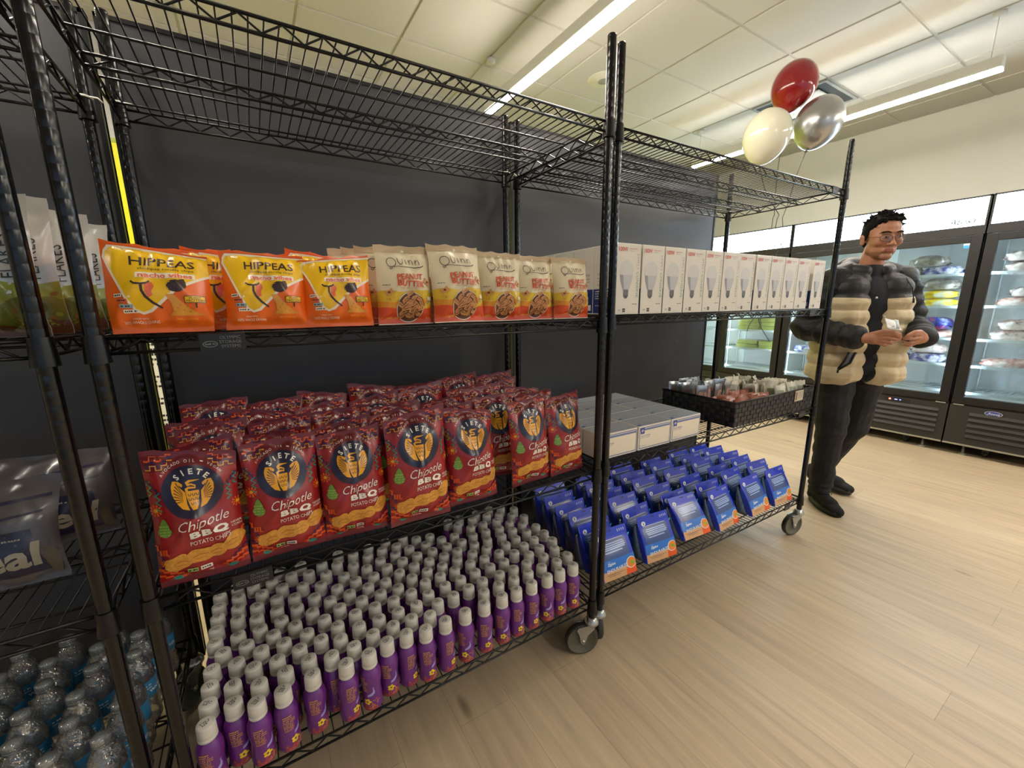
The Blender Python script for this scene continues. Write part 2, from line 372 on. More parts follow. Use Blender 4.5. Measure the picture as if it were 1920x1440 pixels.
def shelf_mesh(W, D):
    """origin at the front post, x runs along the rack, y to the back; z=0 is the top of the wires"""
    mb = MB(); r = .0030; R = .0034; h = .027; g = .016
    def truss(y, x0, x1, zt=-.003, hh=h, rail=True):
        mb.tube([(x0, y, zt), (x1, y, zt)], R, 6, 0); mb.tube([(x0, y, zt-hh), (x1, y, zt-hh)], R, 6, 0)
        n = max(2, round((x1-x0-.03)/.037)); n += n % 2; p = []
        for i in range(n+1): p.append((x0+.012+(x1-x0-.024)*i/n, y, zt-hh+.002 if i % 2 == 0 else zt-.002))
        mb.tube(p, .0024, 5, 0)
    def trussy(x, y0, y1):
        zt = -.003; mb.tube([(x, y0, zt), (x, y1, zt)], R, 6, 0); mb.tube([(x, y0, zt-h), (x, y1, zt-h)], R, 6, 0)
        n = 14; p = [(x, y0+.01+(y1-y0-.02)*i/n, zt-h+.002 if i % 2 == 0 else zt-.002) for i in range(n+1)]; mb.tube(p, .0024, 5, 0)
    truss(0, g, W-g); truss(D, g, W-g); trussy(0, g, D-g); trussy(W, g, D-g)
    for y in ((.050, D*.33, D*.68, D-.045) if W < 1.3 else (.048, D*.5, D*.82, D-.045)): mb.tube([(.004, y, -.0055), (W-.004, y, -.0055)], .0028, 6, 0)
    for y in ((D*.5,) if W < 1.3 else (D*.34, D*.66)): truss(y, .004, W-.004, zt=-.0065, hh=.022)
    n = int((W-.03)/.0248); 
    for i in range(n+1):
        x = .015+(W-.03)*i/n; mb.tube([(x, -.002, -.0016), (x, D+.002, -.0016)], .0017, 5, 0)
    for (x, y) in ((0, 0), (W, 0), (0, D), (W, D)):
        mb.lathe([(.0155, .003), (.0185, -.045)], 18, 0, (x, y, 0), cap=False); mb.lathe([(.0128, .003), (.0155, .003)], 18, 0, (x, y, 0), smooth=False, cap=False); mb.lathe([(.0185, -.045), (.0128, -.045)], 18, 0, (x, y, 0), smooth=False, cap=False)
    return mb.mesh('shelf', [BLK], recalc=True)
def caster(parent, x, y, ang):
    """swivel caster: stem plate, fork and 5 inch wheel"""
    mb = MB(); M = Matrix.Translation((x, y, 0)) @ Matrix.Rotation(ang, 4, 'Z')
    mb.lathe([(.0, .150), (.016, .150), (.019, .146), (.0235, .139), (.0265, .132), (.0265, .126), (.022, .120), (.012, .116), (0, .116)], 22, 0, M=M)
    for s in (-1, 1):
        P = [(-.008, .124), (.022, .126), (.052, .122), (.062, .112), (.052, .090), (.047, .062), (.040, .050), (.031, .050), (.026, .062), (.020, .085), (-.004, .108)]
        mb.prism(P, s*.017-.0015, s*.017+.0015, 'y', 0, M)
    mb.box((-.006, -.0185, .116), (.058, .0185, .1215), 0, M)
    mb.tube([M @ Vector((.038, -.023, .0635)), M @ Vector((.038, .023, .0635))], .006, 10, 0)
    c = mb.build('caster', CHROME, parent, recalc=True)
    mb = MB(); Mw = M @ Matrix.Translation((.038, 0, .0635)) @ Matrix.Rotation(PI/2, 4, 'X')
    mb.lathe([(.010, -.010), (.05, -.0085), (.052, -.0125), (.0575, -.0125)], 36, 0, M=Mw, cap=False)
    mb.lathe([(.0575, -.0125), (.0615, -.011), (.0632, -.005), (.0632, .005), (.0615, .011), (.0575, .0125)], 36, 1, M=Mw, cap=False)
    mb.lathe([(.0575, .0125), (.052, .0125), (.05, .0085), (.010, .010)], 36, 0, M=Mw, cap=False)
    mb.build('wheel', [RUBBER, RUB2], c)
    return c
def rack(x, y, rz, W, tiers, label, cang, D=.5794, zoff=0):
    t = empty('wire_shelving_rack', (x, y, 0), rz); tag(t, label, 'shelving rack')
    for (a, b) in ((0, 0), (W, 0), (0, D), (W, D)):
        o = bpy.data.objects.new('post', POSTMESH); C.objects.link(o); o.parent = t; o.location = (a, b, .132)
    sm = shelf_mesh(W, D)
    for z in tiers:
        o = bpy.data.objects.new('shelf', sm); C.objects.link(o); o.parent = t; o.location = (0, 0, z)
    for (a, b), an in zip(((0, 0), (W, 0), (0, D), (W, D)), cang): caster(t, a, b, an)
    return t
WA, WB_, DD = 1.1913, 1.4963, .5794
TA = [.2204, .7363, 1.25, 1.8175]; TB = [.2241, .7424, 1.2574, 1.8194]
BX, BY, BT = .0531, .0142, -.0204
rA = rack(-WA, 0, 0, WA, TA, 'black wire rack holding orange and red snack bags and purple bottles', (2.4, 2.75, -1.9, -2.0))
rB = rack(BX, BY, BT, WB_, TB, 'black wire rack holding light bulb boxes, face masks and blue container packs', (1.2, PI-.25, -1.15, -1.3))
rC = rack(-1.256-WA, 0, 0, WA, TA, 'black wire rack with corn flakes bags and water bottles at the picture edge', (2.2, 2.7, -1.2, -2.1))
def shelf_tag(parent, x, z, flip=False, W=.075):
    mb = MB(); mb.bbox((x, -.0075, z-.0345), (x+W, -.0035, z-.001), .001)
    a = Art(); a.ell(x+.017, -.021, .012, .006, 1, 1, 16); a.ell(x+.017, -.021, .0105, .0048, 0, 2, 16); a.scrib(x+.009, -.021, x+.026, .003, 1, 3, 5)
    for k, s in enumerate(('OLYMPIC', 'STORAGE', 'SYSTEMS')): a.text(s, x+.050, -.009-k*.0085, h=.0058, mi=1, layer=1)
    a.apply(mb, flat((0, -.0075, z), (1,0,0), (0,0,1)), 0, 0, off=.0003, dl=.0001, smooth=False)
    mb.build('shelf_tag', [TAGM, TAGT], parent)
shelf_tag(rA, .145, TA[2]); shelf_tag(rA, .135, TA[1]); shelf_tag(rB, 1.36, TB[3], W=.05); shelf_tag(rB, 1.30, TB[2], W=.05); shelf_tag(rB, 1.33, TB[1], W=.05); shelf_tag(rB, 1.32, TB[0], W=.05)
# white cable ties that hold the rear posts together
for px_, off in ((-1.256, 0), (-WA, 0), (0, 0), (BX+.01, .012), (BX+WB_+.01, -.016)):
    mb = MB(); mb.tube([(.016*math.cos(2*PI*k/14), .016*math.sin(2*PI*k/14), .004) for k in range(14)], .0028, 6, closed=True); mb.tube([(.012, -.012, .004), (.03, -.02, .001), (.038, -.022, -.008)], .0022, 6)
    o = mb.build('cable_tie', WHT, loc=(px_, .5794+off, TA[3]+.004)); tag(o, {-1.256: 'white cable tie on the rear post of the water bottle rack', -WA: 'white cable tie on the rear near post of the snack rack', 0: 'white cable tie on the rear far post of the snack rack', BX+.01: 'white cable tie on the rear post above the first light bulb boxes', BX+WB_+.01: 'white cable tie on the rear corner post nearest the freezers'}[px_], 'cable tie', 'white cable ties on the rear posts')

# black fabric panels behind the racks
FAB = pmat('black_panel_fabric', '#343539', .5, var=.08, vscale=6, bump=.08, bscale=700, spec=.7); EDGE = pmat('black_panel_edge', '#101012', .4)
def panel(x0, x1, y, label, bulge=0, seed=0):
    t = empty('black_backing_panel', (x0, y, 0)); tag(t, label, 'panel'); W = x1-x0; mb = MB(); nx, nz = 40, 60; z0, z1 = .30 if seed != 9 else .3, 2.05
    vs = []; fs = []
    for i in range(nx+1):
        for j in range(nz+1):
            u, v = i/nx, j/nz; b = bulge*math.sin(PI*u)*max(0, math.sin(PI*min(1, (v-.2)*1.25)))
            if bulge: b += .010*math.sin(62*v+5*u*(1-u)*4+2*u)*max(0, v-.60)*2.2*math.sin(PI*u)
            vs.append((u*W, -b, .1+v*1.95))
    for i in range(nx):
        for j in range(nz): a = i*(nz+1)+j; fs.append((a, a+nz+1, a+nz+2, a+1))
    mb.add(vs, fs, 0, True); mb.box((0, .012, .1), (W, .03, 2.05), 1)
    mb.build('fabric_face', [FAB, EDGE], t)
    mb = MB()
    for a, b in ((0, .012), (W-.012, W)): mb.box((a, -.004, .1), (b, .034, 2.055))
    mb.box((0, -.004, 2.045), (W, .034, 2.056)); mb.box((0, -.004, .095), (W, .034, .11)); mb.build('panel_frame', EDGE, t)
    for xx in (.06, W-.1):
        mb = MB(); mb.box((xx, -.0, 0), (xx+.04, .18, .012)); mb.box((xx+.012, .005, .012), (xx+.028, .025, .1)); mb.build('foot', EDGE, t)
    return t
panel(-2.5, -1.236, .64, 'black fabric panel behind the water bottle rack')
panel(-1.219, .045, .64, 'black fabric panel behind the snack bags')
panel(.071, 1.575, .655, 'bowed black fabric panel behind the light bulb boxes', bulge=.03)

# ================================================================ SNACK BAGS
def bag_surf(W, H, T, seed, seal=.022, pinch=.05, flatb=.35, wr=1.0, lean=.0, topbend=0.0):
    """pillow bag standing on its lower seal; front faces -y. returns S(u, v, off, side)"""
    R = random.Random(seed); ph = [R.uniform(0, 6.28) for _ in range(10)]; am = [R.uniform(.5, 1.2) for _ in range(10)]
    nv = Vector((R.uniform(0, 50), R.uniform(0, 50), 0))
    skew = R.uniform(-.03, .03); slant = R.uniform(-.016, .016) if wr > 1.4 else 0
    def g(t):
        t = (t*H-seal*.8)/(H-2*seal*.8)
        if t <= 0 or t >= 1: return 0
        return (math.sin(PI*t**.85))**.55
    def base(u, v, side):
        v01 = min(max(v/H, 0), 1); gg = g(v01); e = abs(2*u/W); e = min(e, 1)
        prof = (1-e**2.6)**.75 if e < 1 else 0
        th = T/2*gg*prof
        # creases that run from the corners and seals
        cor = (1-gg)*(1-.3*e)
        w1 = .0042*wr*math.sin(u/W*30*am[0]+ph[0]+v01*3*math.sin(ph[1]))*max(0, 1-gg)*min(1, 4*v01*(1-v01)*6)
        w2 = .0045*wr*noise.noise(Vector((u*17, v*15, side*3.1))+nv)*(1 if gg > 0 else 0)*(.4+prof)
        w3 = .0016*wr*noise.noise(Vector((u*34, v*20, side*5.1))+nv)*gg
        d = abs((u-W*.5*math.copysign(1, u)) + math.copysign(1, u)*(v-H*.12)*.7)
        w4 = .0045*wr*math.exp(-(d/.011)**2)*prof*gg
        th2 = max(th+(w1+w2+w3+w4)*(prof**.5), .0003) if gg > 0 else .0004
        x = u*(1-pinch*gg*(1 if e > 0 else 0)+.012*math.sin(v01*9+ph[2])*am[3])+skew*(v-H/2)
        z = v-.004*abs(math.sin(u/W*9+ph[4]))*(v01 > .97)*am[4]-.006*(2*u/W)**2*(1 if v01 > .9 else 0)*0+slant*(2*u/W)*max(0, (v01-.55)/.45)**1.5
        y = -side*th2+.004*math.sin(u/W*5+ph[5])*(1-gg)
        if topbend and v01 > .8: y += topbend*(v01-.8)**2*25*H*.2
        return Vector((x, y, z))
    cl, sl = math.cos(lean), math.sin(lean)
    def S(u, v, off=0, side=1):
        p = base(u, v, side)
        if off:
            d = .0012; a = base(u+d, v, side)-base(u-d, v, side); b = base(u, v+d, side)-base(u, v-d, side)
            n = a.cross(b)*side
            if n.length > 1e-12:
                n.normalize(); 
                if n.y*side > 0: n = -n
                p += n*off
        return Vector((p.x, p.y*cl+p.z*sl, p.z*cl-p.y*sl))
    return S
def make_bag(name, W, H, T, seed, mats, art, nu=26, nv=34, base_mi=0, back_mi=None, lean=.06, **k):
    S = bag_surf(W, H, T, seed, lean=lean, **k); mb = MB(); du, dv = W/nu, H/nv
    for side in (1, -1):
        vs = []; fs = []
        for i in range(nu+1):
            for j in range(nv+1): vs.append(S(-W/2+i*du, j*dv, 0, side))
        for i in range(nu):
            for j in range(nv):
                a = i*(nv+1)+j; f = (a, a+nv+1, a+nv+2, a+1); fs.append(f if side == 1 else f[::-1])
        mb.add(vs, fs, base_mi if side == 1 or back_mi is None else back_mi, True)
    # close the rim
    def rim(pts):
        n = len(pts); vs = [S(u, v, 0, 1) for u, v in pts]+[S(u, v, 0, -1) for u, v in pts]
        mb.add(vs, [(i, i+1, n+i+1, n+i) for i in range(n-1)], base_mi, False)
    rim([(-W/2, j*dv) for j in range(nv+1)]); rim([(W/2, j*dv) for j in range(nv+1)]); rim([(-W/2+i*du, 0) for i in range(nu+1)]); rim([(-W/2+i*du, H) for i in range(nu+1)])
    art.apply(mb, lambda u, v, o: S(u, v, o, 1), du, dv, off=.0006, dl=.00036, clip=(-W/2+.0005, W/2-.0005, .0005, H-.0005), u0=-W/2, v0=0)
    return mb.mesh(name, mats)
def foil(name, col, rough=.33, var=.05, coat=.25): return pmat(name, col, rough, var=var, vscale=25, coat=coat, bump=.03, bscale=60)

# ---- potato chip bag
CM = [foil('chip_bag_red', '#9c2024'), foil('chip_bag_navy', '#1d1a38'), foil('chip_bag_gold', '#f0a81c'), foil('chip_bag_white', '#f2ece0'), foil('chip_bag_orange', '#e2581f'),
      foil('chip_bag_purple', '#3e1f4e'), foil('chip_bag_green', '#6f9a3c'), foil('chip_bag_teal', '#2e8a7c'), pmat('chip_print_tan', '#d8983c', .4, var=.38, vscale=160, coat=.2), foil('chip_bag_maroon', '#6b1420'), foil('chip_print_brown', '#b06a22'), foil('chip_bag_palegreen', '#9fbf62')]
def chips_art(W=.156, H=.275):
    a = Art(); h = H
    a.rect(-W/2, H*.86, W/2, H, 9, 1); a.rect(-W/2, 0, W/2, H*.045, 9, 1)
    # stepped borders at the top
    for s in (-1, 1):
        for q, (col, o, w) in enumerate(((4, 0, .0034), (5, -.012, .0048), (8, -.020, .0024))):
            a.stroke(zig(s*W*.46, H*.925+o*.75, -s*.0085, .0075, (1, -1, 1, 1)), w, col, 2)
        a.stroke(zig(s*W*.5, H*.80, -s*.006, -.008, (1, 1, 1)), .004, 5, 2)
    # large dark oval with the name and the bird
    a.ell(0, H*.705, W*.345, H*.193, 9, 1, 40); a.ell(0, H*.705, W*.335, H*.187, 1, 2, 40)
    a.arc('AVOCADO OIL - VEGAN', 0, H*.705, W*.385, PI*.80, PI*.20, .0050, 3, 3, ry=H*.218)
    a.arc('SIETE', 0, H*.70, W*.235, PI*.74, PI*.26, .0115, 3, 3, bold=.03, ry=H*.150)
    cx, cy, k = 0, H*.660, W/.156*1.10
    def P(pts): return [(cx+x*k*.001, cy+y*k*.001) for x, y in pts]
    a.poly(P([(-11,12),(9,12),(9,5),(6,-14),(3,-22),(-3,-22),(-7,-14),(-11,3)]), 2, 3)          # body
    a.stroke(P([(-9,10),(-10,16),(-6,18),(4,17),(4,21),(-2,24),(-7,23),(-8,27),(-4,30),(11,31)]), [.005,.005,.0045,.0035,.003,.0035,.0055,.006,.005,.001], 2, 3)   # neck and bill
    for r_ in range(3):
        for c_ in range(3-(r_ == 2)): x = -6+c_*6+(3 if r_ == 2 else 0); y = 7-r_*8; a.stroke(P([(x-2, y), (x-1.6, y-3), (x, y-4.5), (x+1.6, y-3), (x+2, y)]), .0011, 1, 4)
    for s in (-1, 1):
        a.poly(P([(s*12,10),(s*20,20),(s*25,31),(s*30,31),(s*33,22),(s*33,12),(s*30,2),(s*25,-8),(s*18,-17),(s*8,-21),(s*11,-10)]), 2, 3)
        for q in range(7):
            t = q/6; x1, y1 = (s*(27+5*math.sin(t*2.6)), 28-t*34); a.stroke(P([(s*(16), 8-t*12), (x1-s*2, y1)]), [.0007, .0017], 1, 4)
        for q in range(5):
            x1 = s*(29-q*2.6); y1 = 33-abs(q-1.5)*2.2; a.ell(cx+x1*.001, cy+(y1-2)*.001, .0022, .0035, 2, 3, 10)
    a.text('Chipotle', .012, H*.462, w=W*.56, h=.026, mi=3, shear=.42, rot=.06, layer=3, bold=-.004); a.text('BBQ', .018, H*.385, w=W*.43, h=.0175, mi=3, bold=.05, layer=3, rot=.02, space=1.15)
    a.text('POTATO CHIPS', .018, H*.325, w=W*.44, h=.0090, mi=3, layer=5, rot=.02)
    # chips
    for (x, y, rx, ry, ro) in ((-.038, .190, .024, .018, .2), (-.004, .215, .028, .016, .1), (.024, .222, .022, .014, .35), (.052, .262, .022, .016, .7)):
        P_ = [(x*k+rx*(1+.09*math.sin(5*t+x*90))*math.cos(t)*math.cos(ro)-ry*math.sin(t)*math.sin(ro), y*H+rx*math.cos(t)*math.sin(ro)+ry*(1+.12*math.sin(4*t+x*60))*math.sin(t)*math.cos(ro)) for t in [2*PI*q/22 for q in range(22)]]
        a.poly(P_, 8, 3); a.stroke([(x-rx*.5, y*H-.002), (x, y*H+.003), (x+rx*.5, y*H+.001)], .0016, 10, 4); a.stroke([(x-rx*.3, y*H-.007), (x+rx*.4, y*H-.006)], .0012, 10, 4)
    # avocado badge, flowers, zigzags
    gx, gy = -W*.360, H*.46
    a.poly([(gx+.013*math.cos(t)*(1 if math.sin(t) < 0 else .72-.25*math.sin(t)), gy+.017*math.sin(t)*(1 if math.sin(t) < 0 else 1.25)) for t in [2*PI*q/24 for q in range(24)]], 6, 3)
    for q in range(4): a.scrib(gx-.009, gy+.006-q*.006, gx+.009, .003, 11, 4, q)
    for fx, fy, col, rr in ((-W*.43, H*.60, 4, .011), (W*.47, H*.55, 4, .010), (-W*.40, H*.20, 4, .008)):
        for q in range(10): t = 2*PI*q/10; a.poly([(fx, fy), (fx+rr*math.cos(t-.2), fy+rr*math.sin(t-.2)), (fx+rr*1.1*math.cos(t), fy+rr*1.1*math.sin(t)), (fx+rr*math.cos(t+.2), fy+rr*math.sin(t+.2))], col, 2)
        a.ell(fx, fy, rr*.35, rr*.35, 2, 3, 10)
    for s in (-1, 1):
        a.stroke([(s*W*(.36+.05*(q % 2)), H*(.72-.022*q)) for q in range(7)], .0035, 7, 2); a.stroke([(s*W*(.44+.04*(q % 2)), H*(.80-.02*q)) for q in range(6)], .003, 7 if s > 0 else 6, 2)
        a.stroke(zig(s*W*.5, H*.34, -s*.005, -.010, (1, 1, -1, 1)), .0042, 4, 2); a.stroke(zig(s*W*.5, H*.30, -s*.006, -.010, (1, 1, 1)), .004, 5, 2)
        a.stroke(zig(s*W*.5, H*.15, -s*.010, -.005, (1, 1, 1, 1)), .006, 4, 2); a.stroke(zig(s*W*.5, H*.10, -s*.011, -.004, (1, 1, 1)), .005, 4, 2); a.stroke(zig(s*W*.5, H*.19, -s*.008, -.006, (1, 1, 1)), .004, 5, 2)
        a.ell(s*W*.30, H*.055, .010, .005, 7, 2, 8)
    a.text('NEVER', W*.42, H*.40, h=.0045, mi=3, layer=3); a.text('CORN', W*.42, H*.375, h=.0045, mi=3, layer=3)
    a.rect(-.03, .024, -.012, .033, 11, 3); a.scrib(-.028, .0285, -.014, .004, 1, 4, 2); a.rect(-.008, .024, .012, .033, 3, 3); a.scrib(-.006, .0285, .010, .004, 1, 4, 3); a.text('NET WT 5.5 OZ (156g)', -.01, .016, w=.045, mi=3, layer=3)
    return a
ca = chips_art()
CH_M = [make_bag('potato_chip_bag', .156, .275, .066, s, CM, ca, wr=1.6, lean=.10, back_mi=9, nu=28, nv=44) for s in (11, 23, 37, 52)]

# ---- tortilla chip bag
TM = [foil('tortilla_bag_orange', '#f06a14'), foil('tortilla_bag_yellow', '#f6c40e'), foil('tortilla_bag_white', '#f6ead6'), foil('tortilla_bag_brown', '#3a2420'), foil('tortilla_bag_coral', '#ef6f48'), foil('tortilla_print_chip', '#dc9630', var=.25), foil('tortilla_print_dark', '#b9741e'), foil('tortilla_bag_blue', '#8fb0b8')]
def tort_art(W=.150, H=.155):
    a = Art()
    Q = [(-.47,.90),(-.485,.83),(-.40,.62),(-.30,.36),(-.24,.25),(-.17,.21),(-.08,.235),(.02,.33),(.18,.48),(.51,.66),(.51,.95),(-.30,.955),(-.43,.95)]
    a.poly([(x*W*1.0, y*H) for x, y in Q], 2, 1)
    Q2 = [(-.445,.90),(-.46,.84),(-.375,.62),(-.275,.37),(-.225,.275),(-.165,.24),(-.095,.265),(.005,.36),(.165,.51),(.505,.69),(.505,.93),(-.30,.93),(-.42,.925)]
    a.poly([(x*W, y*H) for x, y in Q2], 1, 2)
    a.text('HIPPEAS', .010, H*.80, w=W*.60, h=.0155, mi=3, layer=3, bold=.015); a.text('chickpea tortilla chips', .014, H*.715, w=W*.52, h=.0065, mi=3, layer=3)
    a.rect(-.028, H*.615, .054, H*.675, 2, 3); a.text('nacho vibes', .013, H*.645, w=W*.50, h=.0085, mi=4, layer=4, bold=.03)
    a.poly([(x*W, y*H) for x, y in ((-.12,.56),(-.05,.57),(-.03,.52),(-.06,.47),(-.055,.42),(-.10,.40),(-.12,.47))], 4, 3)
    a.stroke([(-.15*W, .55*H), (-.15*W, .48*H), (-.12*W, .41*H), (-.06*W, .34*H), (.02*W, .28*H)], [.0035, .004, .004, .004, .003], 3, 4)
    a.stroke([(-.23*W, .575*H), (-.20*W, .55*H), (-.15*W, .55*H), (-.10*W, .56*H), (-.07*W, .58*H)], .003, 3, 4)
    a.ell(.17*W, .53*H, .0145, .0105, 3, 3, 24); a.stroke([(.10*W, .49*H), (.075*W, .53*H), (.10*W, .57*H), (.13*W, .58*H)], .0012, 1, 4); a.poly([(.2*W, .6*H), (.25*W, .61*H), (.27*W, .55*H)], 3, 3)
    a.poly([(x*W, y*H) for x, y in ((.06,.43),(.13,.44),(.22,.33),(.33,.23),(.42,.20),(.30,.19),(.08,.19),(.12,.24),(.11,.33))], 5, 3)
    for q in range(7): a.ell((.13+.03*q)*W, (.235+.02*(q*37 % 5))*H, .0016, .001, 6, 4, 6)
    a.rect(.235*W, .335*H, .43*W, .415*H, 3, 4); a.rect(.243*W, .342*H, .422*W, .408*H, 1, 5); a.text('PLANT', .333*W, .390*H, h=.0035, mi=3, layer=6); a.text('PROTEIN', .333*W, .36*H, w=W*.155, h=.0045, mi=3, layer=6); a.stroke([(.34*W, .335*H), (.34*W, .28*H)], .0022, 3, 4)
    for q, c in enumerate((2, 4, 7, 2)): a.rect(-.405*W+q*.003, (.405-q*.058)*H, -.33*W+q*.006, (.445-q*.058)*H, c, 3); a.scrib(-.395*W+q*.003, (.425-q*.058)*H, -.34*W+q*.006, .003, 3, 4, q)
    a.text('MADE WITH', -.20*W, .165*H, w=W*.14, mi=2, layer=3); a.text('100% WHOLE GRAINS', -.20*W, .125*H, w=W*.33, h=.0048, mi=2, layer=3); a.text('NET WT 5 OZ (142g)', .24*W, .15*H, w=W*.2, mi=1, layer=3)
    a.rect(-W/2, .962*H, W/2, H, 0, 3)
    return a
ta = tort_art()
TO_M = [make_bag('tortilla_chip_bag', .150, .155, .055, s, TM, ta, wr=1.5, lean=.08, seal=.014, pinch=-.02 if s == 5 else .05, nu=28, nv=28) for s in (5, 19, 33)]

# ---- pretzel bag
QM = [foil('pretzel_bag_cream', '#ddcfae', .5, coat=.1), foil('pretzel_bag_yellow', '#d9b52e', .45), foil('pretzel_bag_amber', '#d98e26', .45), foil('pretzel_bag_red', '#d4481c', .45), foil('pretzel_print_ink', '#2e2420', .5), foil('pretzel_print_red', '#cf4a26', .5), foil('pretzel_print_nut', '#cf9058', .5, var=.2), foil('pretzel_print_shade', '#5c2e16', .5, var=.2), foil('pretzel_bag_white', '#ece4d2', .5), foil('pretzel_print_blue', '#5fa7b5', .5), foil('pretzel_bag_tan', '#c2aa86', .55, coat=.05)]
def pretz_art(W=.138, H=.186):
    a = Art(); R = random.Random(4)
    n = 24; a.poly([(-W/2, .22*H)]+[(-W/2+W*i/n, H*(.415+.012*math.sin(i*.5))) for i in range(n+1)]+[(W/2, .22*H)], 1, 1)
    a.poly([(-W/2, .02*H)]+[(-W/2+W*i/n, H*(.30-.02*math.sin(i*.3))) for i in range(n+1)]+[(W/2, .02*H)], 2, 2)
    a.poly([(-W/2, 0)]+[(-W/2+W*i/n, H*(.20+.02*math.sin(i*.25+1))) for i in range(n+1)]+[(W/2, 0)], 3, 3)
    k = .001
    def S(pts, w): a.stroke([(x*k, .735*H+y*k) for x, y in pts], [q*k for q in w] if isinstance(w, list) else w*k, 4, 4)
    S([(-35+10.5*math.cos(t), 6+10.5*math.sin(t)) for t in [2*PI*q/22+.6 for q in range(23)]], 1.4)       # Q
    S([(-35, -4), (-34, -8), (-38, -10), (-40, -7.5), (-38, -6)], 1.5); S([(-36, -5), (-20, -3.5), (0, -5.5), (22, -6), (36, -4), (43, -1), (44, 1)], [.8, 1.1, 1.4, 1.8, 2.0, 2.2, 1.0])
    S([(-20,16),(-19,6),(-16,1),(-11,1),(-8,6),(-7.5,15)], [1.2,2,2,1.6,1.4,1]); S([(-1,13),(0,1)], 1.6)
    for x in (8, 24): S([(x,12),(x+.5,1)], 1.6); S([(x+.5,6),(x+3,11),(x+7,12),(x+9,8),(x+9.5,1)], [1,1.2,1.3,1.5,1.4])
    a.text('PEANUT', .006, .588*H, w=W*.47, h=.0135, mi=5, layer=4, bold=.025, rot=.03); a.text('BUTTER', .008, .505*H, w=W*.49, h=.0135, mi=5, layer=4, bold=.025, rot=-.05); a.text('FILLED PRETZEL NUGGETS', .008, .452*H, w=W*.42, h=.003, mi=6, layer=4, rot=-.03)
    for x, y, r in ((-.045, .40, .5), (.050, .53, -.6)):
        c, s = math.cos(r), math.sin(r); a.poly([(x+c*p-s*q, y*H+s*p+c*q) for p, q in ((-.010,-.006),(-.004,-.0045),(0,-.006),(.004,-.0045),(.010,-.006),(.008,0),(.010,.006),(0,.0045),(-.010,.006),(-.008,0))], 6, 4); a.ell(x, y*H, .003, .0025, 7, 5, 8)
    a.scrib(-.058, .49*H, -.042, .0022, 4, 4, 1); a.text('11g', -.047, .315*H, h=.006, mi=5, layer=4)
    cx, cy, rr = .006, .215*H, .0335
    a.ell(cx, cy, rr, rr*1.05, 8, 4, 32); a.ell(cx, cy, rr*.95, rr, 7, 5, 32)
    for q in range(22):
        t = q*2.4; r = rr*.82*math.sqrt((q+.5)/22); x, y, ro = cx+r*math.cos(t), cy+r*math.sin(t)+(.006 if q > 14 else 0), R.uniform(0, 3.1); c, s = math.cos(ro), math.sin(ro)
        a.poly([(x+c*p-s*w, y+s*p+c*w) for p, w in ((-.009,-.0045),(-.003,-.0055),(.005,-.005),(.010,-.004),(.009,.002),(.004,.0055),(-.004,.005),(-.009,.003))], 6, 7); a.stroke([(x-c*.008+s*.0048, y-s*.008-c*.0048), (x+c*.009+s*.0045, y+s*.009-c*.0045)], .0016, 7, 8); a.stroke([(x-c*.005, y-s*.005), (x+c*.006, y+s*.006)], .0009, 7, 9)
    a.rect(.048, .30*H, .062, .345*H, 8, 4); a.rect(.048, .25*H, .062, .29*H, 9, 4); a.ell(.045, .40*H, .012, .005, 1, 3, 12, .3); a.ell(.048, .24*H, .014, .006, 1, 4, 12, .5)
    a.rect(-W/2, .90*H, W/2, H, 10, 1); a.ell(0, .925*H, .0032, .0032, 8, 3, 14); a.rect(-W/2, 0, W/2, .012*H, 8, 5)
    return a
qa = pretz_art()
PR_M = [make_bag('pretzel_bag', .138, .186, .058, s, QM, qa, wr=1.2, lean=.07, seal=.020, topbend=.0, nu=22, nv=28) for s in (7, 21, 44)]

def inst(mesh, name, loc, rz, label, cat, group=None, tilt=0, s=1, parent=None):
    o = bpy.data.objects.new(name, mesh); C.objects.link(o); o.location = (loc[0], loc[1], loc[2]+abs(math.sin(tilt))*.032); o.rotation_euler = (tilt, 0, rz); o.scale = (s, s, s) if not isinstance(s, tuple) else s
    return tag(o, label, cat, group)
ORD = ['first', 'second', 'third', 'fourth', 'fifth', 'sixth', 'seventh', 'eighth', 'ninth', 'tenth', 'eleventh', 'twelfth', 'thirteenth', 'fourteenth', 'fifteenth', 'sixteenth', 'seventeenth', 'eighteenth', 'nineteenth', 'twentieth']
# chip bags: seven in front, more packed behind them up to the back panel
R = random.Random(8); zA3 = TA[1]+.002
front = [(-1.098, .02, .02, 0, 1.0), (-.938, .025, .05, 1, .985), (-.788, .02, -.03, 2, .97), (-.628, .00, .02, 3, 1.06), (-.462, .02, .05, 0, .99), (-.248, .035, .10, 1, .985), (-.104, .035, .12, 2, .97)]
for i, (x, y, rz, k, s) in enumerate(front):
    inst(CH_M[k], 'potato_chip_bag', (x, y, zA3), rz, 'red chipotle potato chip bag, front row, %s from the near corner post' % ORD[i], 'chip bag', 'red potato chip bags on the middle shelf', tilt=-.02, s=s)
rows = [(.125, 0, .975), (.225, .05, 1.0), (.325, -.02, 1.03), (.430, .03, 1.055)]
for r_, (y, dx, s0) in enumerate(rows):
    for i, x in enumerate((-1.10, -.945, -.79, -.635, -.475, -.315, -.16)):
        xx = x+dx*.5+R.uniform(-.007, .007); xx = max(-1.105, min(-.10, xx))
        inst(CH_M[R.randrange(4)], 'potato_chip_bag', (xx, y+R.uniform(-.012, .012), zA3), R.uniform(-.08, .08), 'red potato chip bag, %s row from the shelf edge, %s from the near side' % (ORD[r_+1], ORD[i]), 'chip bag', 'red potato chip bags on the middle shelf', tilt=R.uniform(-.10, .03), s=s0*R.uniform(.955, 1.02))
